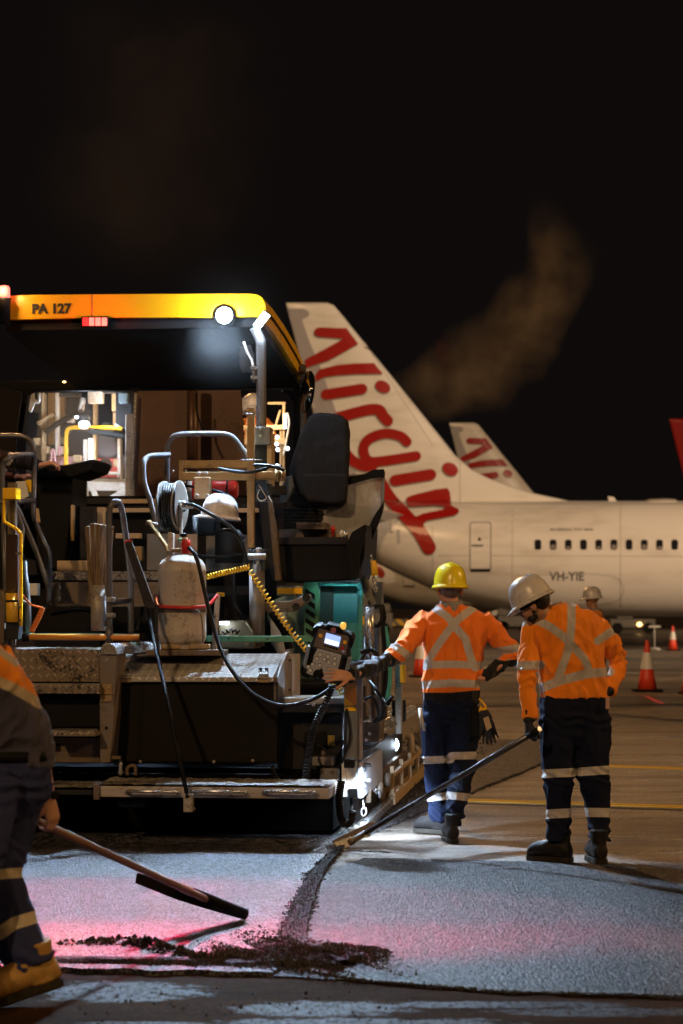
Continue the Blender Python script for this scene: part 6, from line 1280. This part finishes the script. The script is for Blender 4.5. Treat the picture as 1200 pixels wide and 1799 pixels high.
# scraper in his hands
a, b = P(-20, 1403, 9.05), P(372, 1584, 10.85); scp = thing('asphalt_scraper', 'wooden-handled scraper with a long black blade held low by the man at the left edge', 'scraper', G(430, 1640))
part('handle', MB().tube([a, b], .0175, 14), grime('varnished_wood', (.2, .1, .045), .4, 0, (.06, .035, .02), .4, 14), scp)
part('blade', MB().prism([P(x, y, dd) for x, y, dd in ((240, 1534, 10.5), (237, 1552, 10.5), (310, 1581, 10.72), (360, 1597, 10.86), (424, 1615, 11.05), (433, 1611, 11.05), (433, 1600, 11.05), (360, 1576, 10.86), (305, 1556, 10.72), (262, 1540, 10.55))], (.01, .035, 0)), rubber, scp, .004)
part('ferrule', MB().tube([P(321, 1560, 10.69), P(334, 1566, 10.73)], .022, 12), tan_paint, scp); part('socket', MB().tube([P(334, 1566, 10.73), P(430, 1606, 10.98)], [.024, .028], 12), rubber, scp)
# ---- simple standing figure for the far ones
def far_person(label, loc, ang, shirt, hat, k=1., bend=0, group=None, rot=0):
    R_ = Matrix.Rotation(ang, 3, 'Z'); q = lambda x, y, z: V(loc)+R_ @ V((x, y, z))*k
    rt, fw = R_ @ X, R_ @ Y; bz = bend
    t = [(q(0, 0, .92), .17, .12), (q(0, bz*.1, 1.05), .165, .12), (q(0, bz*.25, 1.2), .18, .13), (q(0, bz*.4, 1.34), .2, .13), (q(0, bz*.5, 1.43), .17, .11), (q(0, bz*.52, 1.48), .09, .08)]
    up, fd = (rt*0+fw*bz*.6+Z), (fw-Z*bz*.5)
    hc = q(0, bz*.62+.02, 1.64-.1*bz)
    arms = [dict(j=(q(s*.2, bz*.45, 1.38), q(s*.27, bz*.45+.02, 1.1), q(s*.22, bz*.5+.2, .95)), hand=dict(d=tuple(fw*.8-Z*.3), pn=tuple(rt*-s), L=.17, side=s)) for s in (-1, 1)]
    legs = [dict(j=(q(s*.09, 0, .88), q(s*.1, .02, .48), q(s*.1, 0, .12)), r=(.11, .095, .07, .065, .06)) for s in (-1, 1)]
    return make_person(label, V(loc), dict(rt=rt, fw=fw, skin=skin_b, shirt=shirt, pants=navy_dark, head=(hc, up, fd), neckbase=q(0, bz*.5, 1.47), torso=t, arms=arms, legs=legs,
        waist=[(q(0, 0, .8), .13, .1), (q(0, 0, .86), .165, .12), (q(0, 0, .95), .165, .12)], hat=(hc+up*.025, up, fd, hat), boots=[dict(ankle=q(s*.1, 0, .1), toe_dir=tuple(fw), sole_z=loc[2], laces=False) for s in (-1, 1)], vox=.012, cvox=.014, vents=False,
        collar=(q(0, bz*.5, 1.46), .08, .075, (0, 0, 1)), collar_mat=navy, group=group))
g = P(1052, 1063, 32.6); far_person('distant man in a white helmet seen above the shoulder of the bearded man', V((g.x, 32.6, 0)), math.radians(75), hi_vis2, hat_white, 1.0, .12)
g = Q(472, 868, 24.8); far_person('worker in orange bending in the cream steel basket behind the grey lamp post', V((g.x, g.y, Q(470, 876, 24.6).z)), math.radians(60), hi_vis2, hat_white, .62, .5)
# operator at the left of the platform
D = 17.6
rO = dict(rt=V((.3, .95, 0)), fw=V((.95, -.3, 0)), skin=skin_a, shirt=cloth('operator_jacket', (.02, .02, .026)), pants=navy_dark, head=(P(-60, 725, D), (0, 0, 1), (1, .2, -.1)), neckbase=P(-60, 765, D),
    torso=[(P(-55, 880, D), .17, .13), (P(-55, 840, D), .18, .135), (P(-54, 800, D), .2, .13), (P(-56, 778, D), .17, .11), (P(-58, 764, D), .08, .08)],
    arms=[dict(j=(P(-40, 790, 17.5), P(2, 806, 17.3), P(72, 818, 17.1)), r=(.07, .06, .055, .042), hand=dict(d=(.9, 0, .25), pn=(.2, .3, -1), L=.18, curl=(.7, .8, .5), side=1, thumb=(.5, .6))), dict(j=(P(-60, 790, 17.9), P(-20, 830, 17.8), P(30, 838, 17.6)), hand=dict(d=(.9, 0, .1), pn=(0, .2, -1), L=.18, side=-1))],
    legs=[dict(j=(P(-50, 880, 17.5+.2*i), P(20, 885, 17.4+.2*i), P(24, 990, 17.4+.2*i)), r=(.1, .09, .075, .07, .06)) for i in (0, 1)], waist=[(P(-55, 900, D), .16, .13), (P(-55, 875, D), .17, .13)],
    tapes=[([(5, 830), (25, 790)], 6)], boots=[dict(ankle=P(24, 990, 17.4+.2*i), toe_dir=(1, 0, 0), sole_z=P(24, 1008, 17.4).z, laces=False) for i in (0, 1)], vox=.008)
make_person('operator at the left edge in a dark jacket, bare hand on the console', P(-55, 900, D), rO)
# ================================================================== lamps of the machine (light from the lit lenses above, plus added fills)
lamp('SPOT', 'work_lamp_beam', lc-VX*.1, G(270, 1516), 3400, (.56, .77, 1), spot_size=math.radians(70), spot_blend=.45, shadow_soft_size=.07)
lamp('SPOT', 'strip_lamp_beam', Q(462, 562, 16.3), G(440, 1530), 600, (.6, .8, 1), spot_size=math.radians(76), spot_blend=.5, shadow_soft_size=.05)
lamp('SPOT', 'exclusion_lamp_beam', Q(166, 566, 16.4), G(190, 1664), 3200, (1, .02, .07), spot_size=math.radians(6.5), spot_blend=1, shadow_soft_size=.04, scale=(9, 1, 1))
lamp('SPOT', 'exclusion_lamp_fill', Q(166, 566, 16.4), G(140, 1606), 1500, (1, .03, .14), spot_size=math.radians(17), spot_blend=.35, shadow_soft_size=.04, scale=(3, 1, 1))
sb_ = Q(686, 1308, 18.2); sl_ = thing('side_lamp', 'bright white work lamp low on the right flank of the paving machine', 'lamp', sb_)
part('housing', MB().lathe(sb_+VX*.1, [(.04, -.02), (.075, 0), (.07, .05)], 20, -VX), black_steel, sl_); part('lens', MB().lathe(sb_, [(.068, 0), (.055, .018), (.01, .026)], 20, -VX), lamp_white, sl_)
part('arm', MB().tube([sb_+VX*.1, sb_+VX*.15-UX*.25], .025, 8), dark_steel, sl_)
lamp('SPOT', 'side_lamp_beam', sb_-VX*.05, G(640, 1480), 260, (.72, .85, 1), spot_size=math.radians(150), spot_blend=.4, shadow_soft_size=.06)
lamp('SPOT', 'fin_lamp_beam', Q(616, 1352, 14.66), Q(622, 1470, 14.6), 8, (.8, .9, 1), spot_size=math.radians(150), spot_blend=.3, shadow_soft_size=.03)
lamp('SPOT', 'ground_pool_fill', Q(646, 1362, 14.75), G(690, 1462), 300, (.66, .82, 1), spot_size=math.radians(84), spot_blend=.8, shadow_soft_size=.05)  # added spot with no lamp body, brightens the ground by the end gate
lamp('POINT', 'feeder_lamp_glow', Q(148, 752, 22.6), (0, 0, 0), 70, (.75, .86, 1), shadow_soft_size=.06)
lamp('POINT', 'feeder_lamp_glow', Q(190, 735, 23.2), (0, 0, 0), 14, (1, .75, .5), shadow_soft_size=.1)
lamp('POINT', 'basket_lamp_glow', Q(470, 730, 24.0), (0, 0, 0), 12, (1, .7, .4), shadow_soft_size=.1)
lamp('POINT', 'tool_box_glow', Q(396, 1100, 15.68), (0, 0, 0), .5, (.75, .88, 1), shadow_soft_size=.02)
lamp('SPOT', 'teal_panel_fill', Q(600, 1015, 16.4), Q(600, 1110, 16.9), 50, (.7, 1, 1), spot_size=math.radians(120), spot_blend=.6, shadow_soft_size=.03)  # added spot without a fixture, brightens the teal panel
lamp('POINT', 'work_lamp_spill', lc-VX*.16, (0, 0, 0), 20, (.7, .82, 1), shadow_soft_size=.05)
lamp('POINT', 'strip_lamp_spill', Q(459, 562, 16.25), (0, 0, 0), 14, (.6, .8, 1), shadow_soft_size=.04)
lamp('POINT', 'side_lamp_spill', sb_-VX*.1, (0, 0, 0), 14, (.62, .8, 1), shadow_soft_size=.05)
lamp('POINT', 'brake_lamp_glow', Q(166, 565, 16.35), (0, 0, 0), 3, (1, .05, .03), shadow_soft_size=.03)
lamp('POINT', 'beacon_glow', bc+V((0, -.1, .05)), (0, 0, 0), 5, (1, .5, .2), shadow_soft_size=.03)
lamp('SPOT', 'red_marker_beam', (7.5, 37, 4.5), G(1150, 1230), 9000, (1, .03, .04), spot_size=math.radians(40), spot_blend=.5, shadow_soft_size=.02, scale=(1, .02, 1))
lamp('SPOT', 'red_marker_beam', (1.2, 30, 5.5), G(905, 1243), 500, (1, .03, .04), spot_size=math.radians(12), spot_blend=.9, shadow_soft_size=.05)

def bloom_volume(name, c, R, dens, label):  # scatter volume added to imitate lens bloom round a lit lamp
    lo, hi = c-V((R, R, R)), c+V((R, R, R)); o = top(name, MB().box(lo, hi), None, c, label, 'steam', None, 'stuff')
    m = bpy.data.materials.new(name); m.use_nodes = True; nt = m.node_tree; nt.nodes.clear()
    out = nt.nodes.new('ShaderNodeOutputMaterial'); vol = nt.nodes.new('ShaderNodeVolumeScatter'); vol.inputs['Color'].default_value = (1, 1, 1, 1)
    nt.links.new(vol.outputs[0], out.inputs['Volume']); H = MT.__new__(MT); H.m = m; H.nt = nt; H.b = None; H._tc = None
    x, y, z = H.xyz(); r = ((x*x+y*y+z*z).sqrt())/R; f = r.ramp(1.0, .0); n = H.noise(1.6/R, 3, .5)
    nt.links.new((f*f*f*(n+.5)*dens).s, vol.inputs['Density']); o.data.materials.append(m); return o
bloom_volume('bloom_cloud', Q(398, 556, 16.3), .8, .02, 'added glow volume imitating bloom round the white canopy lamps')
bloom_volume('bloom_cloud', Q(668, 1318, 17.0), .7, .02, 'added glow volume imitating bloom round the low side lamp')
bloom_volume('bloom_cloud', Q(148, 748, 22.6), .9, .05, 'added volume imitating bluish bloom round the lamp seen through the cab window')
steam('steam_column', [(250, 480), (275, 260), (300, 20)], 1.3, 26, .045, 'very faint brown steam rising into the dark above the canopy')
